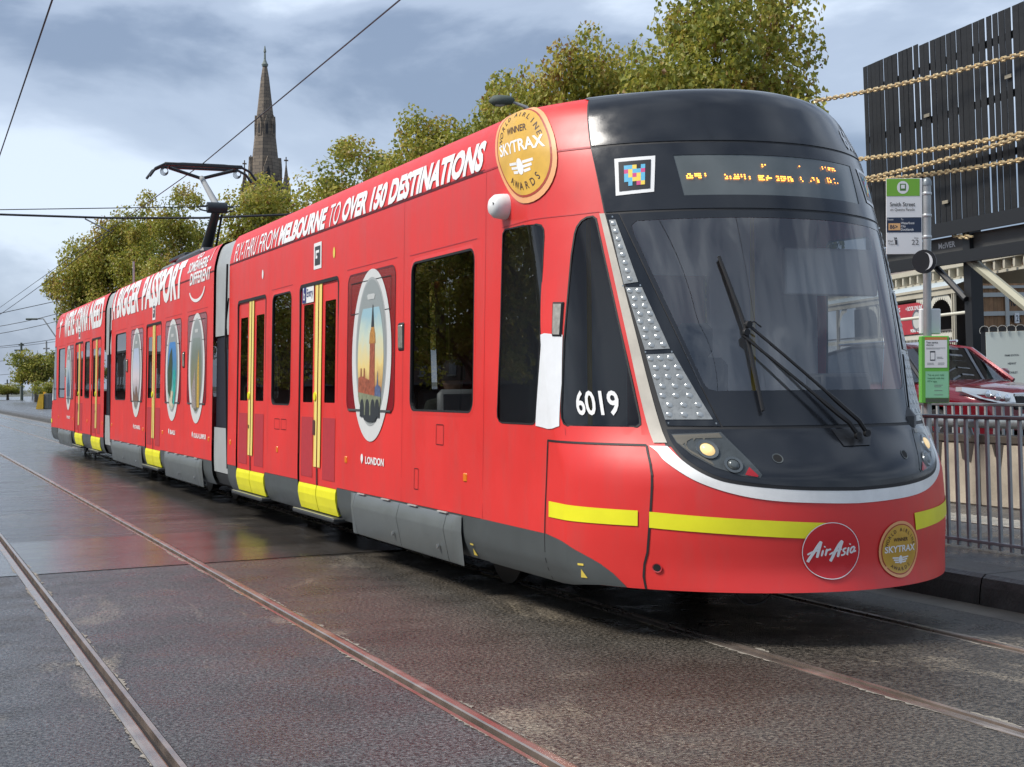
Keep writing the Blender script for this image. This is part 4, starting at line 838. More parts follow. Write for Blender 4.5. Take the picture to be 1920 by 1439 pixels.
for y, face in ((9.85, 1), (10.85, 1), (12.1, -1)):
    for x in (-1.0, -.55):
        s = empty('passenger_seat', (0, 0, 0), parent=T)
        MB().box(x-.21, x+.21, y-.22, y+.22, .78, .84, .02).build('seat_cushion', SFAB, s)
        yb = y-.25*face; MB().box(x-.21, x+.21, yb-.04, yb+.04, .82, 1.42, .035).build('seat_back', SEAT, s, 40)
        MB().lathe([(.04, 0), (.04, .42)], (x, y, .37), 'Z', 8).build('seat_post', IDK, s)
# ================================================================== TREES
def leaf_material():
    m = bpy.data.materials.new('plane_leaves'); m.use_nodes = True; t = m.node_tree; b = t.nodes['Principled BSDF']; a = t.nodes.new('ShaderNodeAttribute'); a.attribute_name = 'tint'
    r = t.nodes.new('ShaderNodeValToRGB'); el = r.color_ramp.elements; el[0].position = 0; el[0].color = (.15, .18, .03, 1); el[1].position = 1; el[1].color = (.24, .12, .045, 1)
    for p, c in ((.35, (.29, .31, .048, 1)), (.62, (.46, .42, .075, 1)), (.82, (.50, .38, .095, 1))): q = el.new(p); q.color = c
    t.links.new(a.outputs['Fac'], r.inputs[0]); t.links.new(r.outputs[0], b.inputs['Base Color']); b.inputs['Roughness'].default_value = .5
    tr = t.nodes.new('ShaderNodeBsdfTranslucent'); mxs = t.nodes.new('ShaderNodeMixShader'); mxs.inputs[0].default_value = .45; o = t.nodes['Material Output']
    t.links.new(r.outputs[0], tr.inputs['Color']); t.links.new(b.outputs[0], mxs.inputs[1]); t.links.new(tr.outputs[0], mxs.inputs[2]); t.links.new(mxs.outputs[0], o.inputs[0]); return m
CRM_ = mat('pale_sill', (.45, .42, .36), .7); LEAF = leaf_material(); BARK = mat('bark', (.13, .11, .085), .85, var=.35, vscale=3, bump=.5, bscale=12)
def tree_meshes(seed, h=11.2, rx=4.7, rz=4.7, ncl=235, per=290, size=.15, tint=0.):
    rg = np.random.default_rng(seed); zc = h-rz*.98; mb = MB()
    mb.tube([(0, 0, -.4), (.03, .02, 1.0), (.06, -.05, 2.6), (.0, .05, 4.2)], [.30, .24, .20, .15], 9)
    cl = []
    while len(cl) < ncl:
        p = rg.normal(size=3); p /= np.linalg.norm(p); r = rg.uniform(.12, 1)**.5; lump = 1+.20*math.sin(3.1*p[0]+seed)+.16*math.sin(4.7*p[1]+2*seed)+.14*math.sin(5.3*p[2]+seed*3)
        q = p*r*lump*np.array([rx, rx, rz])*.86; q[2] += zc
        if q[2] < 2.9: continue
        cl.append(q)
    cl = np.array(cl)
    for k in range(14):                                                  # limbs
        q = cl[rg.integers(len(cl))]; s0 = np.array([0, 0, rg.uniform(2.4, 4.4)]); m_ = (s0+q)/2+rg.normal(size=3)*.35+np.array([0, 0, .3])
        mb.tube([s0, m_, q], [.10, .06, .02], 6)
        for j in range(3): q2 = q+rg.normal(size=3)*.5; mb.tube([m_, (m_+q2)/2+rg.normal(size=3)*.15, q2], [.045, .03, .01], 5)
    trunk = mb.mesh('trunk', BARK, 50)
    n = ncl*per; C = np.repeat(cl, per, 0); rad = np.repeat(rg.uniform(.55, 1.15, ncl), per)
    d = rg.normal(size=(n, 3)); d /= np.linalg.norm(d, axis=1)[:, None]; P = C+d*(rad*rg.uniform(.15, 1.15, n)**.6)[:, None]*np.array([1, 1, .85])
    nm = d*.6+rg.normal(size=(n, 3))*.7+np.array([0, 0, .5]); nm /= np.linalg.norm(nm, axis=1)[:, None]
    a = np.cross(nm, rg.normal(size=(n, 3))); a /= np.linalg.norm(a, axis=1)[:, None]; b = np.cross(nm, a); s = size*rg.uniform(.6, 1.25, n)[:, None]
    bend = nm*s*.22
    V = np.stack([P-a*s*.55, P-b*s*.50+bend-a*s*.08, P+a*s*.6, P+b*s*.50+bend-a*s*.08], 1).reshape(-1, 3)
    me = bpy.data.meshes.new('crown'); me.from_pydata(V.tolist(), [], np.arange(n*4).reshape(-1, 4).tolist()); me.materials.append(LEAF)
    at_ = me.attributes.new('tint', 'FLOAT', 'FACE'); ct = np.repeat(rg.normal(.42+tint, .16, ncl), per); tv = np.clip(ct+rg.normal(0, .17, n)+(rg.random(n) < .07)*.35, 0, 1).astype(np.float32); at_.data.foreach_set('value', tv); me.update()
    return trunk, me
TM = [tree_meshes(s, tint=t) for s, t in ((1, .02), (5, .10), (9, -.02))]
def tree(name, k, loc, rz, sc, label, group, par=TM):
    t = empty(name, loc, (0, 0, rz)); t.scale = sc if isinstance(sc, tuple) else (sc,)*3; tag(t, label, 'tree', group); link('trunk', par[k][0], t); link('crown', par[k][1], t); return t
G = 'plane trees along the far side of the tram stop'
for px, d, k, rz, sc, lb in ((1345, 40, 0, .3, (.80, .80, 1.04), 'largest leafy plane tree rising behind the tram windscreen and black roof cap'), (1062, 44, 1, 1.4, (.70, .70, 1.05), 'plane tree behind the tram roof, just left of the tallest tree'), (1190, 46, 2, 3.1, (.8, .8, .96), 'plane tree squeezed between two taller crowns above the tram roof'),
                             (865, 50, 2, 2.2, (.80, .80, .93), 'plane tree above the lettering DESTINATIONS on the tram roof'), (700, 57, 0, 4.0, (.84, .84, .83), 'yellowing plane tree above the lettering MELBOURNE on the tram roof'), (545, 66, 1, 5.2, (.88, .88, .95), 'low plane tree crown at the foot of the church spire'), (345, 74, 0, 2.9, (.72, .72, .88), 'right half of the double plane tree crown behind the pantograph'), (225, 78, 1, .9, (.76, .76, .96), 'leftmost big plane tree above the rear of the tram')):
    p = at(px, 730, d); tree('plane_tree', k, (p.x, p.y, .1), rz, sc, lb, G)
TS = [tree_meshes(33, ncl=95, per=120, size=.19, tint=.05), tree_meshes(37, ncl=80, per=120, size=.19)]
for i, (x, y, k, rz) in enumerate(((-15, 34, 0, 1.5), (-16.5, 43, 1, 2.6), (-15, 52, 0, .6), (-16, 61, 1, 3.3), (-15, 71, 0, 4.4), (-16, 82, 1, 5.5), (-15, 94, 0, .2), (-16, 107, 1, 1.2))):
    tree('plane_tree', k, (x, y, 0), rz, .95, 'thin-leaved plane tree on the near side, mirrored in the tram windows', 'plane trees on the near side of the street', TS)
BRN = mat('terrace_brick', (.16, .10, .075), .8, var=.3, vscale=2)
for i, (y0, y1, h, lb) in enumerate(((-30, -12, 6.5, 'brown brick shop with parapet mirrored lowest in the cab window'), (-11.6, 2, 8.0, 'tall brown brick shop mirrored in the middle of the cab window'), (2.4, 14, 5.6, 'low brick shop mirrored beside the cab door'), (14.4, 27, 7.2, 'brown brick shop right of the low one in the mirrored row'), (27.4, 45, 6.0, 'brick shop mirrored low in the large side window'), (45.4, 66, 7.4, 'brick shop mirrored low in the window between the front doors'), (66.4, 92, 5.8, 'long brick shop mirrored in the front door panes'), (92.4, 125, 7.0, 'long brick shop mirrored in the middle car windows'), (125.4, 175, 6.4, 'long brick shop mirrored in the middle car door panes'), (175.4, 240, 8.0, 'tall far brick shop mirrored in the rear car windows'), (240.4, 330, 9.0, 'farthest brick shop mirrored in the rearmost tram window'))):
    o = empty('shop_building', (-27, y0, 0)); tag(o, lb, 'building', 'shops mirrored in the tram windows'); MB().box(-8, 0, 0, y1-y0, 0, h).build('wall', BRN, o); MB().box(-8.2, .25, -.1, y1-y0+.1, h, h+.35).build('parapet', mat('parapet', (.30, .28, .25), .8), o); MB().box(-.1, 2.6, .2, y1-y0-.2, 3.2, 3.35).build('awning', mat('awning', (.10, .10, .11), .6), o)
    for k in range(int((min(y1, y0+40)-y0)//3)): w_ = MB().box(-.06, .03, .8+k*3, 2.2+k*3, 4.0, 5.2 if h > 6 else 4.9).build('window', mat('dark_window', (.012, .013, .015), .15), o); MB().box(.03, .12, .7+k*3, 2.3+k*3, 3.9, 4.0).build('sill', CRM_, w_)
SM = [tree_meshes(21, 6.5, 3.0, 3.0, 60, 130, .22, -.12)]
for px, py, d, sc, lb in ((68, 755, 150, (.85, .85, .85), 'green tree in the distance behind the rear of the tram'), (95, 758, 120, (.5, .5, .34), 'brownish shrub beside the yellow block in the distance'), (15, 757, 185, (.7, .7, .34), 'low green bush at the far left end of the road'), (150, 757, 160, (1.2, 1.2, .8), 'far tree hidden behind the last tram car')):
    p = at(px, py, d); tree('distant_tree', 0, (p.x, p.y, 0), px, sc, lb, 'distant trees', SM)
# ================================================================== CHURCH
STONE = mat('bluestone', (.150, .130, .110), .85, var=.45, vscale=.9, bump=.4, bscale=3)
bt = STONE.node_tree; brk = bt.nodes.new('ShaderNodeTexBrick'); brk.inputs['Scale'].default_value = 1.0; brk.inputs['Brick Width'].default_value = 1.1; brk.inputs['Row Height'].default_value = .5; brk.inputs['Mortar Size'].default_value = .03; brk.inputs['Color1'].default_value = (.20, .16, .12, 1); brk.inputs['Color2'].default_value = (.13, .105, .083, 1); brk.inputs['Mortar'].default_value = (.06, .055, .05, 1)
tcn = bt.nodes.new('ShaderNodeTexCoord'); mpp = bt.nodes.new('ShaderNodeMapping'); mpp.inputs['Rotation'].default_value = (R(90), 0, 0); bt.links.new(tcn.outputs['Object'], mpp.inputs[0]); bt.links.new(mpp.outputs[0], brk.inputs['Vector']); bt.links.new(brk.outputs[0], bt.nodes['Principled BSDF'].inputs['Base Color'])
c0 = at(498, 724, 220); CH = empty('church_tower', (c0.x, c0.y, 0), (0, .018, -ang+.35)); tag(CH, 'dark bluestone church tower with tall octagonal spire and corner pinnacles', 'church')
mb = MB(); mb.box(-2.7, 2.7, -2.7, 2.7, 0, 29.2); mb.box(-2.9, 2.9, -2.9, 2.9, 28.6, 29.4); mb.build('tower', STONE, CH)
MB().lathe([(2.5, 29.4), (2.2, 31.5), (1.36, 39.3), (.60, 46.0), (.28, 47.9)], (0, 0, 0), 'Z', 8, math.pi/8).build('spire', STONE, CH)
mb = MB(); mb.lathe([(.42, 47.6), (.50, 47.9), (.30, 48.2), (.16, 48.6), (.12, 49.6), (.22, 49.7), (.05, 50.6)], (0, 0, 0), 'Z', 8); mb.build('finial', mat('copper_green', (.16, .19, .17), .6), CH)
def gable(w, h, dpt): return [(-w, 0), (w, 0), (w, h*.62), (0, h), (-w, h*.62)]
for k in range(8):
    a = k*math.pi/4+.0; ca_, sa_ = math.cos(a), math.sin(a); big_ = k % 2 == 0
    for z0, r0, w, h in (((29.8, 2.15, .62, 4.6) if big_ else (37.4, 1.30, .34, 3.0)), ((37.2, 1.28, .36, 3.2) if big_ else (29.6, 2.2, .3, 2.0))):
        lu = empty('lucarne', (0, 0, 0), parent=CH)
        MB().prism(gable(w, h, 0), lambda u, v, t: (ca_*(r0-.5+.72*t)-sa_*u, sa_*(r0-.5+.72*t)+ca_*u, z0+v)).build('gable', STONE, lu)
        MB().prism([(-w*.45, h*.12), (w*.45, h*.12), (w*.45, h*.5), (0, h*.68), (-w*.45, h*.5)], lambda u, v, t: (ca_*(r0+.10+.14*t)-sa_*u, sa_*(r0+.10+.14*t)+ca_*u, z0+v)).build('louvre', mat('louvre_dark', (.02, .02, .022), .7), lu)
for sx in (-1, 1):
    for sy in (-1, 1):
        p = empty('pinnacle', (sx*2.55, sy*2.55, 0), parent=CH); MB().box(-.55, .55, -.55, .55, 27.5, 30.2).build('pinnacle_base', STONE, p); MB().lathe([(.62, 30.2), (.34, 31.4), (.08, 33.2)], (0, 0, 0), 'Z', 4, math.pi/4).build('pinnacle_spire', STONE, p)
        mb = MB(); mb.box(-.07, .07, -.07, .07, 33.1, 34.2); mb.box(-.3, .3, -.07, .07, 33.6, 33.8); mb.build('cross', STONE, p)
# ================================================================== OVERHEAD WIRES
WIRE = mat('wire', (.035, .038, .042), .5, .3)
def wire(name, pts, r, label, cat='wire', group='overhead tram wires'):
    mb = MB(); mb.tube(pts, r, 6); return tag(mb.build(name, WIRE, None, 60), label, cat, group)
hp = Vector((4.961+5.24*.012, 25.87, 5.235))
w1 = at(750, 0, 15.1); dirn = (w1-hp)
wire('contact_wire', [hp-Vector((.25, -120, -.1)), hp-Vector((.08, -30, -.04)), hp+Vector((0, 0, .02)), w1, w1+dirn*1.6], .0095, 'contact wire running over the tram, touched by the pantograph')
a, b = at(98, 0, 14.8), at(0, 290, 24.5); wire('contact_wire', [a+(a-b)*1.5, a, b, b+(b-a)*8], .0095, 'contact wire over the empty left track, top left corner')
def span(pts, r, lb, nm='span_wire', sag=0.):
    P = [at(*p) for p in pts]
    if len(P) == 2: P = [P[0]+(P[1]-P[0])*t+Vector((0, 0, -sag*4*t*(1-t))) for t in np.linspace(0, 1, 9)]
    return wire(nm, P, r, lb)
span([(-300, 396, 40), (0, 402.5, 40), (200, 409, 40), (380, 409, 40), (560, 402, 40), (900, 380, 42)], .03, 'thick span wire crossing the street just behind the pantograph')
span([(-300, 398, 44), (450, 387, 44)], .014, 'thin span wire directly above the thick one')
mb = MB(); mb.tube([at(160, 411, 40), at(205, 434, 38)], .02, 6); tag(mb.build('pull_off_arm', WIRE), 'short slanted pull-off arm hanging from the thick span wire', 'wire')
span([(0, 590, 75), (213, 432, 45)], .013, 'wire rising from far left toward the tree crown', sag=.05)
span([(-200, 612, 90), (0, 588, 90), (120, 562, 90)], .02, 'slack wire meeting the rising wire at the far left')
for i, (y0, y1, d) in enumerate(((617, 588, 110), (631, 602, 115), (645, 635, 130), (648, 640, 160), (676, 662, 150), (700, 690, 165))):
    span([(-150, y0+10, d), (110, y1, d)], .022, ['topmost', 'second', 'third', 'fourth', 'fifth', 'lowest'][i]+' of the faint power lines left of the last tram car', 'power_line', .3)
# ================================================================== FAR LEFT
PG = mat('pole_green', (.07, .09, .075), .7); PGR = mat('pole_grey', (.30, .31, .31), .6)
def pole(px, top, base_y, d, r, m_, label, arms=(), lamp=None, cat='utility pole', nm='utility_pole', gr=None):
    p = at(px, base_y, d); s = d/FPX; h = (base_y-top)*s; o = empty(nm, (p.x, p.y, p.z), (0, .012, -ang)); tag(o, label, cat, gr)
    MB().tube([(0, 0, -1), (0, 0, h)], [r*1.2, r*.8], 8).build('post', m_, o, 50)
    for z, w in arms: MB().box(-w*s, w*s, -.06, .06, h-z*s-.08, h-z*s+.08).build('cross_arm', m_, o)
    if lamp:
        x0, z0, x1, z1, x2, z2 = [v*s for v in lamp]
        MB().tube([(0, 0, z0), (x1, 0, z1), (x2, 0, z2)], .06, 6).build('lamp_arm', m_, o, 50); MB().box(x2-.9, x2+.1, -.15, .15, z2-.10, z2+.06, .05).build('lamp_head', PG, o)
    return o
pole(41, 643, 759, 180, .16, PG, 'dark timber power pole with two cross arms at far left', ((4, 5), (14, 13)))
pole(61, 668, 756, 185, .12, PGR, 'pale pole standing right of the dark timber power pole', ((11, 6),)); pole(88, 640, 756, 170, .12, PGR, 'pale pole with short cross arm close to the tram tail', ((14, 6),)); pole(14, 712, 757, 230, .13, PG, 'small far power pole at the left edge', ((8, 5),))
pole(108, 560, 790, 130, .10, PGR, 'street lamp post whose arm reaches left above the last tram car', (), (0, 155, -25, 192, -38, 192), 'street lamp', 'street_lamp')
pole(39, 690, 757, 182, .08, PGR, 'low street lamp beside the dark timber power pole', (), (0, 58, -6, 73, -14, 74), 'street lamp', 'street_lamp')
p = at(84, 778, 98); o = empty('traffic_island_block', (p.x, p.y, .16), (0, 0, -ang)); tag(o, 'yellow and grey traffic island end block behind the tram tail', 'barrier')
MB().prism([(-.42, 0), (.05, 0), (.1, .95), (-.18, .95)], lambda u, v, t: (u, -.5+t, v)).build('yellow_face', mat('block_yellow', (.62, .38, .03), .6, var=.2, vscale=3), o)
MB().box(.10, .42, -.45, .45, 0, .98, .03).build('grey_body', mat('block_grey', (.12, .13, .13), .7), o); MB().box(-.05, .1, -.1, .1, .95, 1.1).build('lamp', mat('block_yellow'), o)
# street lamp showing above the tram roof
p = at(985, 194, 38); o = empty('street_lamp', (p.x+.3, p.y, .16), (0, 0, -ang)); tag(o, 'grey street lamp head poking out of the tree above the tram roof', 'street lamp')
hz = p.z-.16; MB().tube([(0, 0, -.3), (0, 0, hz-.6), (-.25, 0, hz-.08), (-.6, 0, hz+.06)], [.09, .07, .05, .035], 8).build('post', PGR, o, 50)
mb = MB(); mb.lathe([(.02, -.02), (.13, .1), (.145, .3), (.10, .56), (.03, .64)], (-1.18, 0, hz+.10), 'X', 14); ho = mb.build('lamp_head', PG, o, 60); MB().lathe([(.02, 0), (.10, .1), (.11, .25), (.06, .4)], (-1.12, 0, hz+.05), 'X', 12).build('lamp_glass', mat('lamp_glass', (.4, .42, .4), .2), ho, 60)
# ================================================================== TRAM STOP (right)
GALV = mat('galvanised', (.22, .245, .255), .42, .55, var=.2, vscale=8, rvar=.1); DGALV = mat('grey_rail_paint', (.36, .385, .385), .45, .2, var=.2, vscale=10)
def fence(name, x, y0, y1, z0, z1, label, pw=.028, sp=.117, group=None, tilt=-.014):
    o = empty(name, (x, y0, z0), (0, tilt, 0)); tag(o, label, 'fence', group); L_ = y1-y0; h = z1-z0
    MB().box(-.02, .02, -.05, L_+.05, h-.03, h, .006).build('top_rail', GALV, o); MB().box(-.015, .015, -.05, L_+.05, .045, .07, .004).build('bottom_rail', DGALV, o)
    me = MB().box(-.012, .012, -pw/2, pw/2, .01, h-.028, .003).mesh('picket', DGALV)
    n = int(L_/sp)
    for k in range(n+1): link('picket', me, o, (0, k*sp, 0))
    return o
fence('pedestrian_fence', 7.5, 5.6, 14.0, .16, 1.16, 'front grey picket fence along the platform kerb, right of the tram')
fence('pedestrian_fence', 10.12, 9.4, 18.0, .16, 1.165, 'rear grey picket fence in front of the red car', sp=.125)
o = empty('safety_barrier', (9.95, 6, .16), (0, -.014, 0)); tag(o, 'weathered concrete barrier with thick steel pipe rail behind the front fence', 'barrier')
BW = mat('stained_concrete', (.40, .355, .28), .75, var=.35, vscale=2.5, bump=.2)
for k in range(6): MB().box(-.06, .06, k*2.0+.01, k*2.0+1.99, .0, .62, .015).build('panel', BW, o)
MB().box(-.075, .075, 0, 12, .62, .70, .01).build('cap', mat('barrier_cap', (.06, .05, .04), .7, var=.4, vscale=2), o)
random.seed(12); mb = MB()
for k in range(60):                                                     # dark run-off streaks from the cap
    y = random.uniform(.1, 11.9); w = random.uniform(.03, .09); l_ = random.uniform(.06, .30); mb.add([(-.064, y-w, .62), (-.064, y+w, .62), (-.064, y+w*.4, .62-l_), (-.064, y-w*.3, .62-l_*1.1)], [(0, 1, 2, 3)])
mb.build('stain_streaks', mat('stain', (.05, .042, .035), .8), o)
MB().tube([(-.10, 0, .82), (-.10, 12, .82)], .05, 12).build('pipe_rail', GALV, o, 50)
mb = MB()
for k in range(5): mb.tube([(-.02, k*3+.1, .6), (-.10, k*3+.1, .80)], .03, 8)
mb.build('pipe_bracket', GALV, o)
# stop sign and poster case
D0 = 14.75; s0 = D0/FPX; p0 = at(1731, 500, D0); ST = empty('tram_stop_sign', (p0.x, p0.y, .16), (0, .016, -ang-.05)); tag(ST, 'green and white tram stop sign with poster case on a galvanised pole', 'sign')
def L(px, py): return ((px-1731)*s0-.0, (495-py)*s0+p0.z-.16)
sgn_x = lambda px: (px-1731)*s0
def Z(py): return (500-py)*s0+p0.z-.16
MB().tube([(0, 0, 0), (0, 0, Z(343))], .040, 16).build('post', mat('post_galv', (.36, .38, .38), .45, .6, var=.15, vscale=6), ST, 50)
MB().lathe([(.045, 0), (.045, .04), (.03, .07), (.005, .08)], (0, 0, Z(343)-.03), 'Z', 16).build('post_cap', GALV, ST, 50)
mb = MB()
for py in (364, 405, 445): mb.lathe([(.043, -.015), (.046, -.01), (.046, .01), (.043, .015)], (0, 0, Z(py)), 'Z', 16)
mb.build('post_clamp', mat('clamp', (.5, .52, .52), .4, .6), ST, 50)
WS = mat('sign_white', (.74, .76, .76), .4); GRN = mat('sign_green', (.17, .42, .035), .4); NV = mat('sign_navy', (.012, .025, .06), .4)
x0, x1 = sgn_x(1655), sgn_x(1722); pl = MB().box(x0, x1, -.012, .0, Z(477), Z(335), .003).build('sign_board', WS, ST)
fp = lambda u, w, of: (u, -.013-of, w)
def quad(px0, py0, px1, py1, m_, nm, par, of=.001): return MB().add([fp(sgn_x(px0), Z(py1), of), fp(sgn_x(px1), Z(py1), of), fp(sgn_x(px1), Z(py0), of), fp(sgn_x(px0), Z(py0), of)], [(0, 1, 2, 3)]).build(nm, m_, par)
quad(1655.5, 335.5, 1717, 368, GRN, 'green_header', pl); quad(1656, 408, 1720, 436, NV, 'route_panel', pl); quad(1659, 419, 1681, 432, mat('route_orange', (.72, .42, .18), .4), 'route_tag', pl, .002)
mb = MB(); mb.add([fp(sgn_x(1686+11*math.cos(t)), Z(352+12*math.sin(t)), .002) for t in np.linspace(0, 2*math.pi, 25)[:-1]], [tuple(range(24))]); mb.build('tram_roundel', WS, pl)
mb = MB(); mb.add([fp(sgn_x(a), Z(b), .003) for a, b in ((1680.5, 345), (1691.5, 345), (1691.5, 358), (1680.5, 358))], [(0, 1, 2, 3)]); mb.build('tram_pictogram', mat('dkgreen', (.06, .17, .02), .4), pl)
mb = MB(); mb.add([fp(sgn_x(a), Z(b), .0035) for a, b in ((1682.5, 347), (1689.5, 347), (1689.5, 354), (1682.5, 354))], [(0, 1, 2, 3)]); mb.build('tram_pictogram', WS, pl)
def tx(s, px0, px1, py0, py1, m_, par, bold=.0, of=.003): mb = MB(); text_on(mb, fp, s, sgn_x(px0), sgn_x(px1), Z(py1), Z(py0), of, bold); return mb.build('lettering', m_, par)
NT = mat('print_navy', (.03, .035, .045), .5)
tx('Smith Street', 1662, 1708.5, 379.5, 387.5, NT, pl, .012); tx('on Queens Parade', 1662.5, 1707.5, 390.5, 397, NT, pl); tx('Route', 1657.5, 1668, 410, 413.5, WS, pl); tx('To', 1682, 1686.5, 410, 413.5, WS, pl); tx('86>', 1661.5, 1676, 421.5, 429.5, NV, pl, .02)
for k, w in enumerate(('Waterfront', 'City', 'Docklands')): tx(w, 1682, (1707, 1691, 1705.5)[k], 416.5+k*6, 421+k*6+(.8 if k == 1 else 0), WS, pl, .01)
tx('Hail', 1658.5, 1667, 450, 454, NT, pl); tx('Tram', 1658.5, 1670, 456, 460, NT, pl); tx('22', 1702, 1715, 450, 459.5, NT, pl); tx('Stop', 1706.5, 1714.5, 445, 449, NT, pl)
mb = MB(); mb.add([fp(sgn_x(a), Z(b), .003) for a, b in ((1671, 450), (1675, 450), (1675.5, 459), (1671.5, 459))], [(0, 1, 2, 3)]); mb.add([fp(sgn_x(a), Z(b), .003) for a, b in ((1669, 445), (1670, 445), (1672, 452), (1670.5, 451))], [(0, 1, 2, 3)]); mb.add([fp(sgn_x(1673+1.7*math.cos(t)), Z(447+1.7*math.sin(t)), .003) for t in np.linspace(0, 6.28, 9)[:-1]], [tuple(range(8))]); mb.build('hail_figure', NT, pl)
MB().box(sgn_x(1719), sgn_x(1757), .02, .10, Z(627), Z(579), .01).build('speaker_box', mat('box_white', (.72, .74, .74), .45), ST)
cs = MB().box(sgn_x(1715.5), sgn_x(1767), -.10, .02, Z(756), Z(631), .006).build('poster_case', mat('case_green', (.12, .42, .05), .4), ST)
fp = lambda u, w, of: (u, -.101-of, w)
quad(1722, 633.5, 1763, 638, mat('orange_strip', (.60, .22, .06), .4), 'header_strip', cs); quad(1722, 638.5, 1763, 690, WS, 'notice', cs); quad(1723, 697, 1765.5, 746, mat('mint', (.25, .56, .34), .4), 'leaflet', cs); quad(1723, 747, 1766, 755, mat('case_dark', (.06, .08, .05), .5), 'case_foot', cs)
tx('Tram service', 1724.5, 1746, 641, 645, NT, cs, .02); tx('changes', 1724.5, 1738, 646, 650, NT, cs, .02); tx('Top up your myki', 1727, 1757, 702, 706, mat('print_dkgreen', (.02, .12, .05), .5), cs, .01); tx('instantly with the', 1727, 1757, 708, 712, mat('print_dkgreen'), cs, .01); tx('PTV app', 1727, 1744, 714, 718, mat('print_dkgreen'), cs, .01)
o = quad(1731.5, 659, 1741, 677, NT, 'phone_picture', cs, .002); quad(1732.5, 662, 1740, 675, WS, 'phone_screen', cs, .003)
mb = MB()
for a, b, c, d in ((1724.5, 653, 1760, 653.8), (1724.5, 655, 1750, 655.6), (1744, 670, 1754, 671), (1744, 672.5, 1756, 673.3), (1726, 681, 1738, 682), (1746, 681, 1758, 682), (1726, 684, 1739, 684.8), (1746, 684, 1757, 684.8), (1739, 722, 1755, 723), (1739, 725, 1752, 726), (1739, 732, 1754, 733), (1739, 740, 1755, 741)): mb.add([fp(sgn_x(a), Z(d), .002), fp(sgn_x(c), Z(d), .002), fp(sgn_x(c), Z(b), .002), fp(sgn_x(a), Z(b), .002)], [(0, 1, 2, 3)])
mb.build('small_print', mat('print_grey2', (.2, .22, .21), .5), cs)
# ================================================================== RED CAR
CRED = mat('car_red', (.15, .006, .013), .18, .25, coat=.8, var=.05, vscale=2); CGL = glass('car_glass', (.22, .26, .28), 2.4); CH_ = mat('chrome', (.75, .77, .78), .12, 1); CBK = mat('car_black', (.015, .015, .016), .4)
CAR = empty('parked_car', (14.72, 16.75, .23), (0, 0, 0)); tag(CAR, 'dark red sport utility car with clear headlights behind the picket fences', 'car')
def car_half(y):  # stations from nose (0) to tail (4.6): half width, bonnet/belt height, sill
    return np.interp(y, [0, .12, .4, 1.0, 2.2, 3.6, 4.4, 4.6], [.62, .78, .88, .92, .925, .92, .86, .78]), np.interp(y, [0, .10, .35, .9, 1.45, 2.2, 3.6, 4.4, 4.6], [.84, .93, 1.0, 1.07, 1.12, 1.12, 1.14, 1.12, 1.0])
ys = np.linspace(0, 4.6, 40); mb = MB(); V = []; NS = 13
for y in ys:
    w, h = car_half(y); bt_ = .30 if .35 < y < 4.4 else .36
    for k in range(NS):
        t = k/(NS-1); side_ = [(0, h+.02), (.45*w, h+.012), (.78*w, h-.015), (.92*w, h-.05), (.975*w, h-.11), (1.0*w, h-.20), (1.0*w, h-.30), (.985*w, h-.40), (.99*w, h-.50), (1.0*w, h-.58), (.99*w, .42), (.96*w, .34), (.8*w, bt_)][k]
        V.append((-side_[0], y, side_[1]))
n = NS; F = []
def arch(y, z): return any((y-c)**2+(z-.36)**2 < .40**2 for c in (.95, 3.62))
for i in range(len(ys)-1):
    for k in range(NS-1):
        c = [sum(V[j][q] for j in (i*n+k, i*n+k+1, (i+1)*n+k+1, (i+1)*n+k))/4 for q in range(3)]
        if c[0] < -.7 and arch(c[1], c[2]): continue
        F.append((i*n+k, i*n+k+1, (i+1)*n+k+1, (i+1)*n+k))
mb.add(V, F); mb.add([(-x, y, z) for x, y, z in V], [f[::-1] for f in F]); mb.add([V[k] for k in range(n)]+[(-V[k][0], V[k][1], V[k][2]) for k in range(n)], [(k, k+1, n+k+1, n+k) for k in range(n-1)]); mb.build('body', CRED, CAR, 40)
RP = [(1.30, 1.10, .80), (2.02, 1.60, .64), (2.5, 1.675, .62), (3.2, 1.67, .62), (3.9, 1.60, .60), (4.45, 1.10, .72)]
mb = MB(); V = []
for y, z, w in RP: V += [(-w, y, z-.035), (-w*.85, y, z), (0, y, z+.025), (w*.85, y, z), (w, y, z-.035)]
mb.add(V[5:25], [(i*5+k, i*5+k+1, i*5+6+k, i*5+5+k) for i in range(3) for k in range(4)]); mb.build('roof', CRED, CAR, 40)
mb = MB(); mb.add(V[:10], [(k, k+1, 6+k, 5+k) for k in range(4)]); mb.build('windscreen', CGL, CAR, 60); mb = MB(); mb.add(V[20:30], [(k, k+1, 6+k, 5+k) for k in range(4)]); mb.build('rear_window', CGL, CAR, 60)
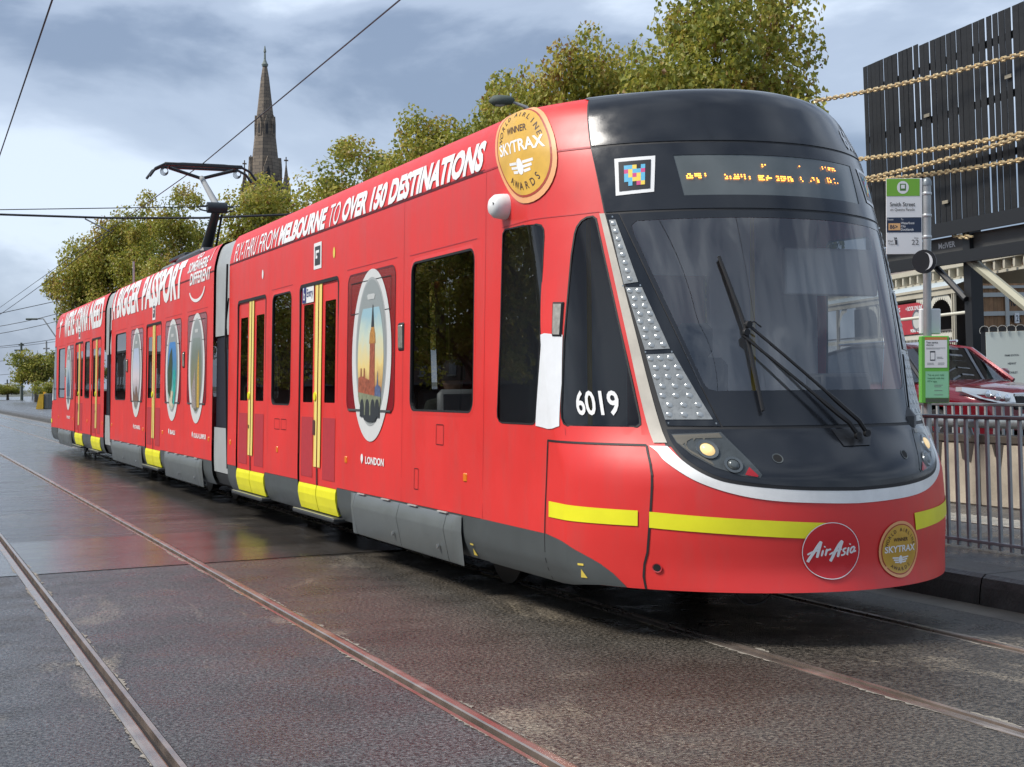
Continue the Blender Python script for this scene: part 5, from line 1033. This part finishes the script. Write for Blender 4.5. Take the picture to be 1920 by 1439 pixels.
for s in (-1, 1):
    mb = MB(); bl_ = [(1.45, 1.10), (2.2, 1.11), (3.0, 1.12), (3.7, 1.13), (4.35, 1.12)]; tp = [(1.36, 1.11), (2.05, 1.56), (2.6, 1.63), (3.3, 1.625), (3.95, 1.53)]
    mb.add([(s*.885, y, z) for y, z in bl_]+[(s*.655, y, z) for y, z in tp], [(k, k+1, 6+k, 5+k) for k in range(4)]); mb.build('side_window', CGL, CAR, 60)
    mb = MB(); mb.tube([(s*.82, 1.30, 1.10), (s*.65, 2.03, 1.585), (s*.63, 2.6, 1.655), (s*.62, 3.3, 1.65), (s*.62, 3.95, 1.56), (s*.74, 4.42, 1.12)], .035, 6); mb.build('pillar', CBK if s < 0 else CRED, CAR, 50)
    MB().tube([(s*.60, 2.3, 1.72), (s*.60, 3.7, 1.70)], .02, 6).build('roof_rail', CH_, CAR, 50)
    mi = MB().box(s*.95-.11, s*.95+.11, 1.62, 1.74, 1.12, 1.28, .04).build('mirror', CRED, CAR, 40); MB().box(s*.95-.09, s*.95+.09, 1.742, 1.75, 1.14, 1.26, .003).build('mirror_glass', CH_, mi)
    hl = MB().prism([(s*.30, .80), (s*.34, .93), (s*.66, .985), (s*.90, 1.03), (s*.905, .97), (s*.80, .87), (s*.55, .80)], lambda u, w, t: (u, np.interp(abs(u), [.3, .6, .78, .9], [-.03, .0, .06, .36])+(.12 if t else -.012), w)).build('headlight', mat('car_lamp', (.62, .66, .68), .12, .5), CAR, 30)
    for u, w in ((.45, .87), (.60, .89), (.73, .93)): MB().lathe([(.045, -.02), (.05, -.04), (.02, -.05)], (s*u, np.interp(u, [.3, .6, .78, .9], [-.03, .0, .06, .36])+.0, w), 'Y', 12).build('lamp', CH_, hl, 50)
    for y in (.95, 3.62):
        wh_ = empty('wheel', (s*.80, y, .36), parent=CAR); MB().lathe([(.22, -.11), (.33, -.11), (.36, -.07), (.36, .07), (.33, .11), (.22, .11)], (0, 0, 0), 'X', 28).build('tyre', RUB, wh_, 40)
        mb = MB(); mb.lathe([(.04, s*.09), (.07, s*.10), (.075, s*.08)], (0, 0, 0), 'X', 12)
        for k in range(5): a = k*2*math.pi/5; mb.tube([(s*.09, .05*math.cos(a), .05*math.sin(a)), (s*.10, .23*math.cos(a), .23*math.sin(a))], [.03, .022], 6)
        mb.build('rim', CH_, wh_, 40)
gr = MB().box(-.30, .30, -.035, .05, .70, .92, .02).build('grille', CBK, CAR); mb = MB(); mb.box(-.34, .34, -.055, -.02, .88, .935, .012); mb.box(-.10, .10, -.065, -.03, .78, .90, .01); mb.build('grille_bar', CH_, gr)
mb = MB(); mb.box(-.62, .62, .01, .12, .40, .62, .03); mb.build('lower_intake', CBK, CAR); MB().box(-.19, .19, -.03, .0, .52, .64, .004).build('number_plate', WS, CAR)
mb = MB(); mb.box(-.80, .80, .3, 4.4, .18, .40); mb.build('underbody', CBK, CAR)
MB().box(-.60, .60, 1.5, 3.9, .5, 1.05).build('cabin_interior', CBK, CAR)
# ================================================================== BLACK TIMBER SCREEN
BT = mat('black_timber', (.009, .010, .011), .62, var=.35, vscale=5, bump=.3, bscale=14); BST = mat('black_steel', (.014, .015, .017), .45); GST = mat('grey_beam', (.085, .085, .08), .6, var=.2, vscale=2)
A1, A2 = Vector((18.81, 25.98, 0)), Vector((17.75, 18.7, 0)); dv = (A2-A1); LS = dv.length; rzS = math.atan2(dv.y, dv.x)
SCR = empty('timber_screen', (A1.x, A1.y, .2), (0, -.014, 0)); SCR.rotation_euler = (0, -.02, 0); tag(SCR, 'tall black timber slat screen on steel posts, upper right', 'screen')
ux, uy = dv.x/LS, dv.y/LS; nxs, nys = uy, -ux          # normal towards the street (-X side)
if nxs > 0: nxs, nys = -nxs, -nys
def sp_(s, off, z): return (ux*s+nxs*off, uy*s+nys*off, z)
def sbox(s0_, s1_, o0, o1, z0, z1): return MB().add([sp_(s, o, z) for s in (s0_, s1_) for o in (o0, o1) for z in (z0, z1)], [(0, 1, 3, 2), (4, 6, 7, 5), (0, 4, 5, 1), (2, 3, 7, 6), (0, 2, 6, 4), (1, 5, 7, 3)])
random.seed(4); s = 0.; i = 0; ZT, ZB = 7.55, 3.92
while s < LS:
    w = random.choice((.13, .15, .165, .18)); g_ = random.choice((.015, .02, .03, .05, .065, .035)); o_ = random.uniform(-.004, .004); sbox(s, s+w, o_, o_+.014, ZB+.10+random.uniform(-.03, .03), ZT-(.0 if s < 2.1 else .045)).build('slat', BT, SCR); s += w+g_
for z0, z1, o_ in ((ZB-.12, ZB+.14, .05), (5.0, 5.12, -.08), (6.0, 6.12, -.08), (7.0, 7.12, -.08)): sbox(-.02, LS+.3, o_-.03, o_+.03, z0, z1).build('rail', BST, SCR)
for s in (3.58, LS-.1): sbox(s-.12, s+.12, -.30, -.06, -.3, ZB+.1).build('post', BST, SCR)
sbox(-.05, LS+.2, -.32, -.14, 3.50, 3.80).build('beam', GST, SCR); sbox(-.4, LS+.2, .02, .16, 3.26, 3.48).build('beam', BST, SCR)
def dg(s0_, z0, s1_, z1, m_, w=.07):
    return MB().tube([sp_(s0_, -.02, z0), sp_(s1_, -.02, z1)], w, 6).build('brace', m_, SCR)
dg(2.5, 3.3, 3.58, 2.6, BST, .06); dg(3.78, 3.3, 6.3, 1.95, mat('brace_cream', (.36, .35, .26), .6), .09)
fs = lambda u, w, of: sp_(u, -.13+of+.01, w)
mb = MB(); text_on(mb, lambda u, w, of: sp_(u, -.135, w), 'McIVER', 2.48, 3.08, 3.60, 3.71, 0, .02); mb.build('lettering', WS, SCR)
mb = MB(); text_on(mb, lambda u, w, of: sp_(u, .165, w), 'McIVER', 2.15, 2.78, 3.32, 3.42, 0, .02); mb.build('lettering', WS, SCR)
for s, z in ((2.45, 6.1), (5.2, 6.3), (6.4, 4.0), (3.0, 4.4)): sbox(s, s+.2, .04, .06, z, z+.06).build('hinge_plate', mat('plate_pale', (.30, .27, .2), .5), SCR)
# round moon sign on the beam
p = at(1733, 491, 14.58); o = empty('moon_sign', p, (0, 0, -ang-.30)); o.scale = (.55, .8, .55); tag(o, 'black round sign with white crescent moon fixed to the tram stop pole', 'sign')
MB().lathe([(.205, -.05), (.21, 0), (.205, .05)], (0, 0, 0), 'Y', 32).build('disc', BST, o, 40)
cres = [(.145*math.sin(t), .155*math.cos(t)) for t in np.linspace(.1, math.pi-.1, 16)]+[(.02+.075*math.sin(t), .15*math.cos(t)) for t in np.linspace(math.pi-.1, .1, 16)]
MB().prism(cres, lambda u, w, t: (u-.0, -.052-.012*t, w)).build('crescent', WS, o); MB().tube([(0, .05, 0), (.1, .5, .1)], .03, 6).build('bracket', BST, o)
# chains
CHN = mat('brass_chain', (.78, .62, .36), .38, .45, var=.5, vscale=20)
def chain(pts, label, sag=.0, link_len=.165):
    P = [at(*q) for q in pts]; L_ = (P[1]-P[0]).length; n = int(L_/(link_len*.72)); mb = MB()
    for k in range(n):
        t = (k+.5)/n; c = P[0].lerp(P[1], t)+Vector((0, 0, -sag*4*t*(1-t))); d = (P[1]-P[0]).normalized(); u = d.orthogonal().normalized(); v = d.cross(u)
        a = math.pi/4+(math.pi/2 if k % 2 else 0); w = u*math.cos(a)+v*math.sin(a); hl_, hw = link_len*.36, link_len*.23
        ring = [c+d*(hl_ if abs(q) < 2 else -hl_)*(1 if q in (-1, 1) else 1)+w*hw*(1 if q > 0 else -1) for q in (1, 2, -2, -1)]
        ring = [c+d*hl_+w*hw*.8, c+d*hl_*1.35, c+d*hl_-w*hw*.8, c-d*hl_-w*hw*.8, c-d*hl_*1.35, c-d*hl_+w*hw*.8, c+d*hl_+w*hw*.8]
        mb.tube(ring, .019, 4, False)
    return tag(mb.build('chain', CHN, None, 60), label, 'chain', 'heavy chains slung across the timber screen')
chain(((1528, 190, 31.5), (1930, 98, 25.2)), 'topmost gold chain crossing the timber screen', .05); chain(((1600, 300, 30.8), (1930, 248, 25.2)), 'second gold chain from the top across the screen', .04)
chain(((1600, 340, 30.6), (1930, 253, 25.0)), 'gold chain crossing steeply between the two level chains', .05); chain(((1600, 341, 30.9), (1930, 297, 25.3)), 'lowest long gold chain across the timber screen', .05); chain(((1775, 434, 28.3), (1822, 443, 27.3)), 'short chain end sagging below the screen beside the post', .05)
# ================================================================== WHITE NOTICE PANEL, BOARDED HOARDING
dP = 27.0; sP = dP/FPX; pP = at(1890, 690, dP); NP_ = empty('notice_panel', (pP.x, pP.y, .2), (0, -.015, -ang-.25)); tag(NP_, 'white notice panel with black frame behind the red car bonnet', 'sign')
zz = lambda py: (690-py)*sP+pP.z-.2; xx = lambda px: (px-1890)*sP
MB().box(xx(1854), xx(2000), -.02, .02, .3, zz(622), .005).build('board', mat('notice_white', (.50, .56, .53), .4), NP_); MB().box(xx(1846), xx(2000), .0, .06, zz(621), zz(612)).build('frame', BST, NP_); MB().box(xx(1846), xx(1853.5), .0, .06, 0, zz(612)).build('frame', BST, NP_)
fq = lambda u, w, of: (u, -.022-of, w); mb = MB()
for t_, a, b, c, d in (('PRIME EDITION', 1887, 1912, 665, 668.5), ('HENNY', 1892, 1907, 680, 684), ('STABLEY', 1892, 1909, 697, 701)): text_on(mb, fq, t_, xx(a), xx(b), zz(d), zz(c), .001, .01)
mb.build('lettering', NT, NP_)
mb = MB()
for k in range(5): mb.tube([(xx(1852+k*16+9*math.sin(t)), -.05, zz(612+7-9*math.cos(t)*1.0)) for t in np.linspace(-2.2, 2.2, 9)], .006, 4)
mb.build('wire_loop', mat('wire_pale', (.5, .5, .45), .4), NP_)
dH = 36.; sH = dH/FPX; pH = at(1885, 600, dH); HO = empty('hoarding', (pH.x, pH.y, .2), (0, -.015, -ang+.42)); tag(HO, 'brown timber hoarding with grey rails and black graffiti right of the black post', 'hoarding')
zh = lambda py: (600-py)*sH+pH.z-.2; xh = lambda px: (px-1885)*sH
WD = [mat('hoarding_wood%d' % k, (.22+.03*k, .125+.015*k, .06+.008*k), .75, var=.3, vscale=4) for k in range(3)]
x = xh(1830); k = 0
while x < xh(2010): MB().box(x, x+.118, -.015, .015, 0, zh(532)).build('board', WD[(k*7) % 3], HO); x += .124; k += 1
for a, b in ((557, 549), (592, 584), (541, 536)): MB().box(xh(1830), xh(2010), -.06, -.02, zh(a), zh(b)).build('rail', mat('rail_grey', (.42, .44, .42), .5), HO)
MB().box(xh(1884), xh(1892), -.09, -.06, 0, zh(540)).build('upright', mat('rail_grey'), HO)
fh = lambda u, w, of: (u, -.018, w); mb = MB(); text_on(mb, fh, 'HUR', xh(1894), xh(1925), zh(575), zh(553), 0, .02, .2); text_on(mb, fh, 'ROK', xh(1896), xh(1927), zh(606), zh(585), 0, .02, .2); mb.build('graffiti', mat('graffiti_black', (.012, .012, .014), .6), HO)
nb = MB().box(xh(1905), xh(1914.5), -.10, -.065, zh(607), zh(588)).build('number_board', WS, HO); mb = MB(); text_on(mb, lambda u, w, of: (u, -.103, w), '2', xh(1907), xh(1912.3), zh(603.5), zh(592), 0, .01); mb.build('lettering', NV, nb)
# ================================================================== TERRACE BUILDING
OB = Vector((55.71, 68.98, 0)); anB = R(16.3); eB = Vector((math.sin(anB), math.cos(anB), 0)); nB = Vector((-math.cos(anB), math.sin(anB), 0))
TB = empty('terrace_building', (OB.x, OB.y, .3)); tag(TB, 'cream Victorian terrace with tiled roof, bracketed cornice and iron-lace balcony', 'building')
def fb(s, o, z): v = eB*s+nB*o; return (v.x, v.y, z-.3)
def bb(s0_, s1_, o0, o1, z0, z1): return MB().add([fb(s, o, z) for s in (s0_, s1_) for o in (o0, o1) for z in (z0, z1)], [(0, 1, 3, 2), (4, 6, 7, 5), (0, 4, 5, 1), (2, 3, 7, 6), (0, 2, 6, 4), (1, 5, 7, 3)])
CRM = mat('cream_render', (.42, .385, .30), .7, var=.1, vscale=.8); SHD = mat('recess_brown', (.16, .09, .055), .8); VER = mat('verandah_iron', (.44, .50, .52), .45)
bb(-14, 24, -8, -2.2, .2, 6.9).build('wall', CRM, TB); bb(-14, 24, -.35, -.0, 6.62, 7.22).build('frieze', CRM, TB); bb(-14, 24, -.3, .42, 7.22, 7.5).build('cornice', CRM, TB); bb(-14, 24, -.05, .15, 6.55, 6.68).build('string_course', CRM, TB)
me_b = None
for k in range(27):
    s = -12.6+k*1.2; bb(s-.12, s+.12, .0, .34, 6.72, 7.22).build('bracket', CRM, TB)
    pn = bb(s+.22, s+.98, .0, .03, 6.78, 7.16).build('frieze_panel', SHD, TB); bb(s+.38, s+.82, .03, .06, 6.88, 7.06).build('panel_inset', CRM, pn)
TIL = mat('roof_tile', (.17, .135, .115), .75, var=.35, vscale=2)
for k in range(9):
    z = 7.42+k*.20; of = .25-k*.42; MB().add([fb(-14, of, z), fb(24, of, z), fb(24, of-.44, z+.22), fb(-14, of-.44, z+.22), fb(-14, of, z-.07), fb(24, of, z-.07)], [(0, 1, 2, 3), (4, 5, 1, 0)]).build('roof_course', TIL, TB)
    mb = MB()
    for j in range(52): s = -9+j*.34+(.17 if k % 2 else 0); mb.add([fb(s, of+.01, z-.05), fb(s+.12, of+.01, z+.0), fb(s+.12, of-.43, z+.24), fb(s, of-.43, z+.19), fb(s+.24, of+.01, z-.05), fb(s+.24, of-.43, z+.19)], [(0, 1, 2, 3), (1, 4, 5, 2)])
    tag(mb.build('roof_tiles', TIL, TB), kind='stuff')
BRK = mat('chimney_brick', (.34, .15, .08), .8, var=.5, vscale=6); ch_ = bb(-8.6, -6.2, -3.6, -2.6, 8.6, 10.0).build('chimney', BRK, TB); bb(-8.7, -6.1, -3.7, -2.5, 9.5, 9.62).build('chimney_band', CRM, ch_)
MB().add([fb(-3.0, .1, 6.6), fb(24, .1, 6.6), fb(24, 1.5, 6.10), fb(-3.0, 1.5, 6.10)], [(0, 1, 2, 3)]).build('verandah_roof', VER, TB); bb(-3.0, 24, 1.42, 1.58, 5.98, 6.12).build('gutter', CRM, TB); bb(-3, 24, 1.36, 1.5, 5.66, 5.98).build('verandah_beam', CRM, TB)
for s in (-2.6, 1.0, 9.0, 17.0): 
    for q in (-.14, .14): bb(s+q-.06, s+q+.06, 1.36, 1.48, .3, 5.66).build('verandah_post', CRM, TB)
LACE = mat('iron_lace', (.55, .53, .45), .6)
for a, b in ((1.25, 8.75), (9.25, 16.75), (-2.35, .75)):
    mb = MB(); r_ = min(1.6, (b-a)/2)
    for c, sg in ((a, 1), (b, -1)):
        arc = [(c+sg*(r_-r_*math.sin(t)), 5.66-r_*.62*(1-math.cos(t))) for t in np.linspace(0, math.pi/2, 12)]
        for (x0_, z0_), (x1_, z1_) in zip(arc, arc[1:]): mb.add([fb(x0_, 1.42, z0_-.12), fb(x1_, 1.42, z1_-.12), fb(x1_, 1.42, min(5.66, z1_+.22)), fb(x0_, 1.42, min(5.66, z0_+.22))], [(0, 1, 2, 3)])
        for k in range(9):
            t = (k+.5)/9*math.pi/2; cx, cz = c+sg*(r_-r_*math.sin(t)), 5.66-r_*.62*(1-math.cos(t))-.15; mb.add([fb(cx+.12*math.cos(q), 1.43, cz+.12*math.sin(q)) for q in np.linspace(0, 6.28, 7)[:-1]], [tuple(range(6))])
    mb.build('lace_bracket', LACE, TB)
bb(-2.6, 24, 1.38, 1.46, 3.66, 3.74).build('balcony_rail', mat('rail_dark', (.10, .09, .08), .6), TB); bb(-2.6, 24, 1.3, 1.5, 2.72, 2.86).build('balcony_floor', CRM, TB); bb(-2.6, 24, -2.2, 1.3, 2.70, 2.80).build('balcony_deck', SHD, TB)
mb = MB()
for k in range(120): s = -2.5+k*.22; mb.add([fb(s-.035, 1.42, 2.86), fb(s+.035, 1.42, 2.86), fb(s+.035, 1.42, 3.66), fb(s-.035, 1.42, 3.66)], [(0, 1, 2, 3)]); mb.add([fb(s+.11+.10*math.cos(q), 1.425, 3.42+.16*math.sin(q)) for q in np.linspace(0, 6.28, 7)[:-1]], [tuple(range(6))])
tag(mb.build('balusters', LACE, TB), kind='stuff')
for a, b in ((-1.6, .2), (2.2, 4.0), (6.0, 7.8), (10.2, 12.0)): w_ = bb(a, b, -2.2, -2.14, 3.0, 5.5).build('window', mat('dark_window', (.012, .013, .015), .15), TB)
bb(-14, 24, -2.15, -2.1, 2.9, 5.95).build('wall_shade_sheet', mat('painted_verandah_shade', (.03, .028, .027), .8), TB)  # dark sheet over the cream wall, shade under the verandah painted in
bn = MB().add([fb(s, 1.5, z) for s, z in ((8.15, 3.58), (1.45, 3.64), (1.45, 5.20), (2.4, 5.42), (7.4, 5.42), (8.15, 5.15))], [tuple(range(6))]).build('banner', mat('banner_red', (.36, .02, .03), .6, var=.2, vscale=.6), TB)
fbn = lambda u, w, of: fb(-u, 1.52, w); mb = MB(); text_on(mb, fbn, 'NOW TAKING', -7.9, -5.2, 5.0, 5.25, 0, .02); text_on(mb, fbn, '+ BOOK ONLINE', -4.3, -1.7, 5.0, 5.25, 0, .02); text_on(mb, fbn, '9088 8258', -3.6, -1.7, 3.72, 3.92, 0, .02); mb.build('lettering', WS, bn)
for c in (6.9, 2.6):
    mb = MB(); A = [fb(c+.75*math.cos(t), 1.52, 4.4+.62*math.sin(t)) for t in np.linspace(0, 6.283, 25)[:-1]]; B = [fb(c+.58*math.cos(t), 1.52, 4.4+.48*math.sin(t)) for t in np.linspace(0, 6.283, 25)[:-1]]; mb.add(A+B, [(k, (k+1) % 24, 24+(k+1) % 24, 24+k) for k in range(24)]); mb.build('ring_mark', mat('print_slate', (.10, .10, .12), .6), bn); MB().add(B, [tuple(range(24))]).build('disc_mark', mat('print_pale', (.45, .45, .42), .6), bn)
p1, p2 = at(1690, 600, 60), at(1935, 572, 52); mb = MB(); mb.tube([p1, p2], .06, 8); tag(mb.build('white_pipe', mat('pipe_white', (.62, .60, .5), .5)), 'thin white pipe crossing in front of the terrace balcony', 'pipe')
# ================================================================== PASSENGER behind the large side window
def person(loc, rz, label):
    me = bpy.data.meshes.new('body'); V = [(0, 0, .50), (0, .02, .72), (0, .05, .95), (0, .04, 1.04), (.12, 0, .48), (.14, -.40, .50), (.14, -.44, .06), (.14, -.58, .03), (-.12, 0, .48), (-.14, -.40, .50), (-.14, -.44, .06), (-.14, -.58, .03), (.19, .05, .96), (.25, -.02, .70), (.16, -.24, .60), (.10, -.32, .60), (-.19, .05, .96), (-.25, -.02, .70), (-.16, -.24, .60), (-.10, -.32, .60)]
    E_ = [(0, 1), (1, 2), (2, 3), (0, 4), (4, 5), (5, 6), (6, 7), (0, 8), (8, 9), (9, 10), (10, 11), (2, 12), (12, 13), (13, 14), (14, 15), (2, 16), (16, 17), (17, 18), (18, 19)]
    me.from_pydata(V, E_, []); me.materials.append(mat('olive_jacket', (.07, .08, .065), .8)); o = bpy.data.objects.new('person', me); COL.objects.link(o); o.location = loc; o.rotation_euler = (0, 0, rz)
    o.modifiers.new('s', 'SKIN'); rad = [.15, .15, .16, .065, .10, .075, .05, .045, .10, .075, .05, .045, .075, .055, .042, .03, .075, .055, .042, .03]
    for v, r_ in zip(me.skin_vertices[0].data, rad): v.radius = (r_, r_)
    me.skin_vertices[0].data[0].use_root = True; o.modifiers.new('u', 'SUBSURF').render_levels = 2
    SK = mat('skin', (.42, .25, .18), .55); HR = mat('hair', (.02, .015, .012), .7)
    mb = MB(); mb.lathe([(.02, -.125), (.06, -.11), (.078, -.05), (.083, .02), (.075, .075), (.045, .11), (.01, .118)], (0, .0, 1.18), 'Z', 16); mb.lathe([(.018, -.03), (.02, 0), (.005, .03)], (0, -.08, 1.175), 'Z', 8); mb.build('head', SK, o, 60)
    mb = MB(); mb.lathe([(.088, -.03), (.092, .03), (.082, .09), (.05, .125), (.01, .135)], (0, .018, 1.185), 'Z', 16); mb.build('hair', HR, o, 60); mb = MB(); mb.lathe([(.10, 0), (.14, .03), (.12, .09), (.08, .10)], (0, .06, .98), 'Z', 14); mb.build('hood', mat('pale_hood', (.45, .46, .45), .8), o, 60)
    return tag(o, label, 'person')
person((4.97-.98, 10.86, .34), math.pi, 'seated passenger in dark jacket with pale hood behind the large side window')
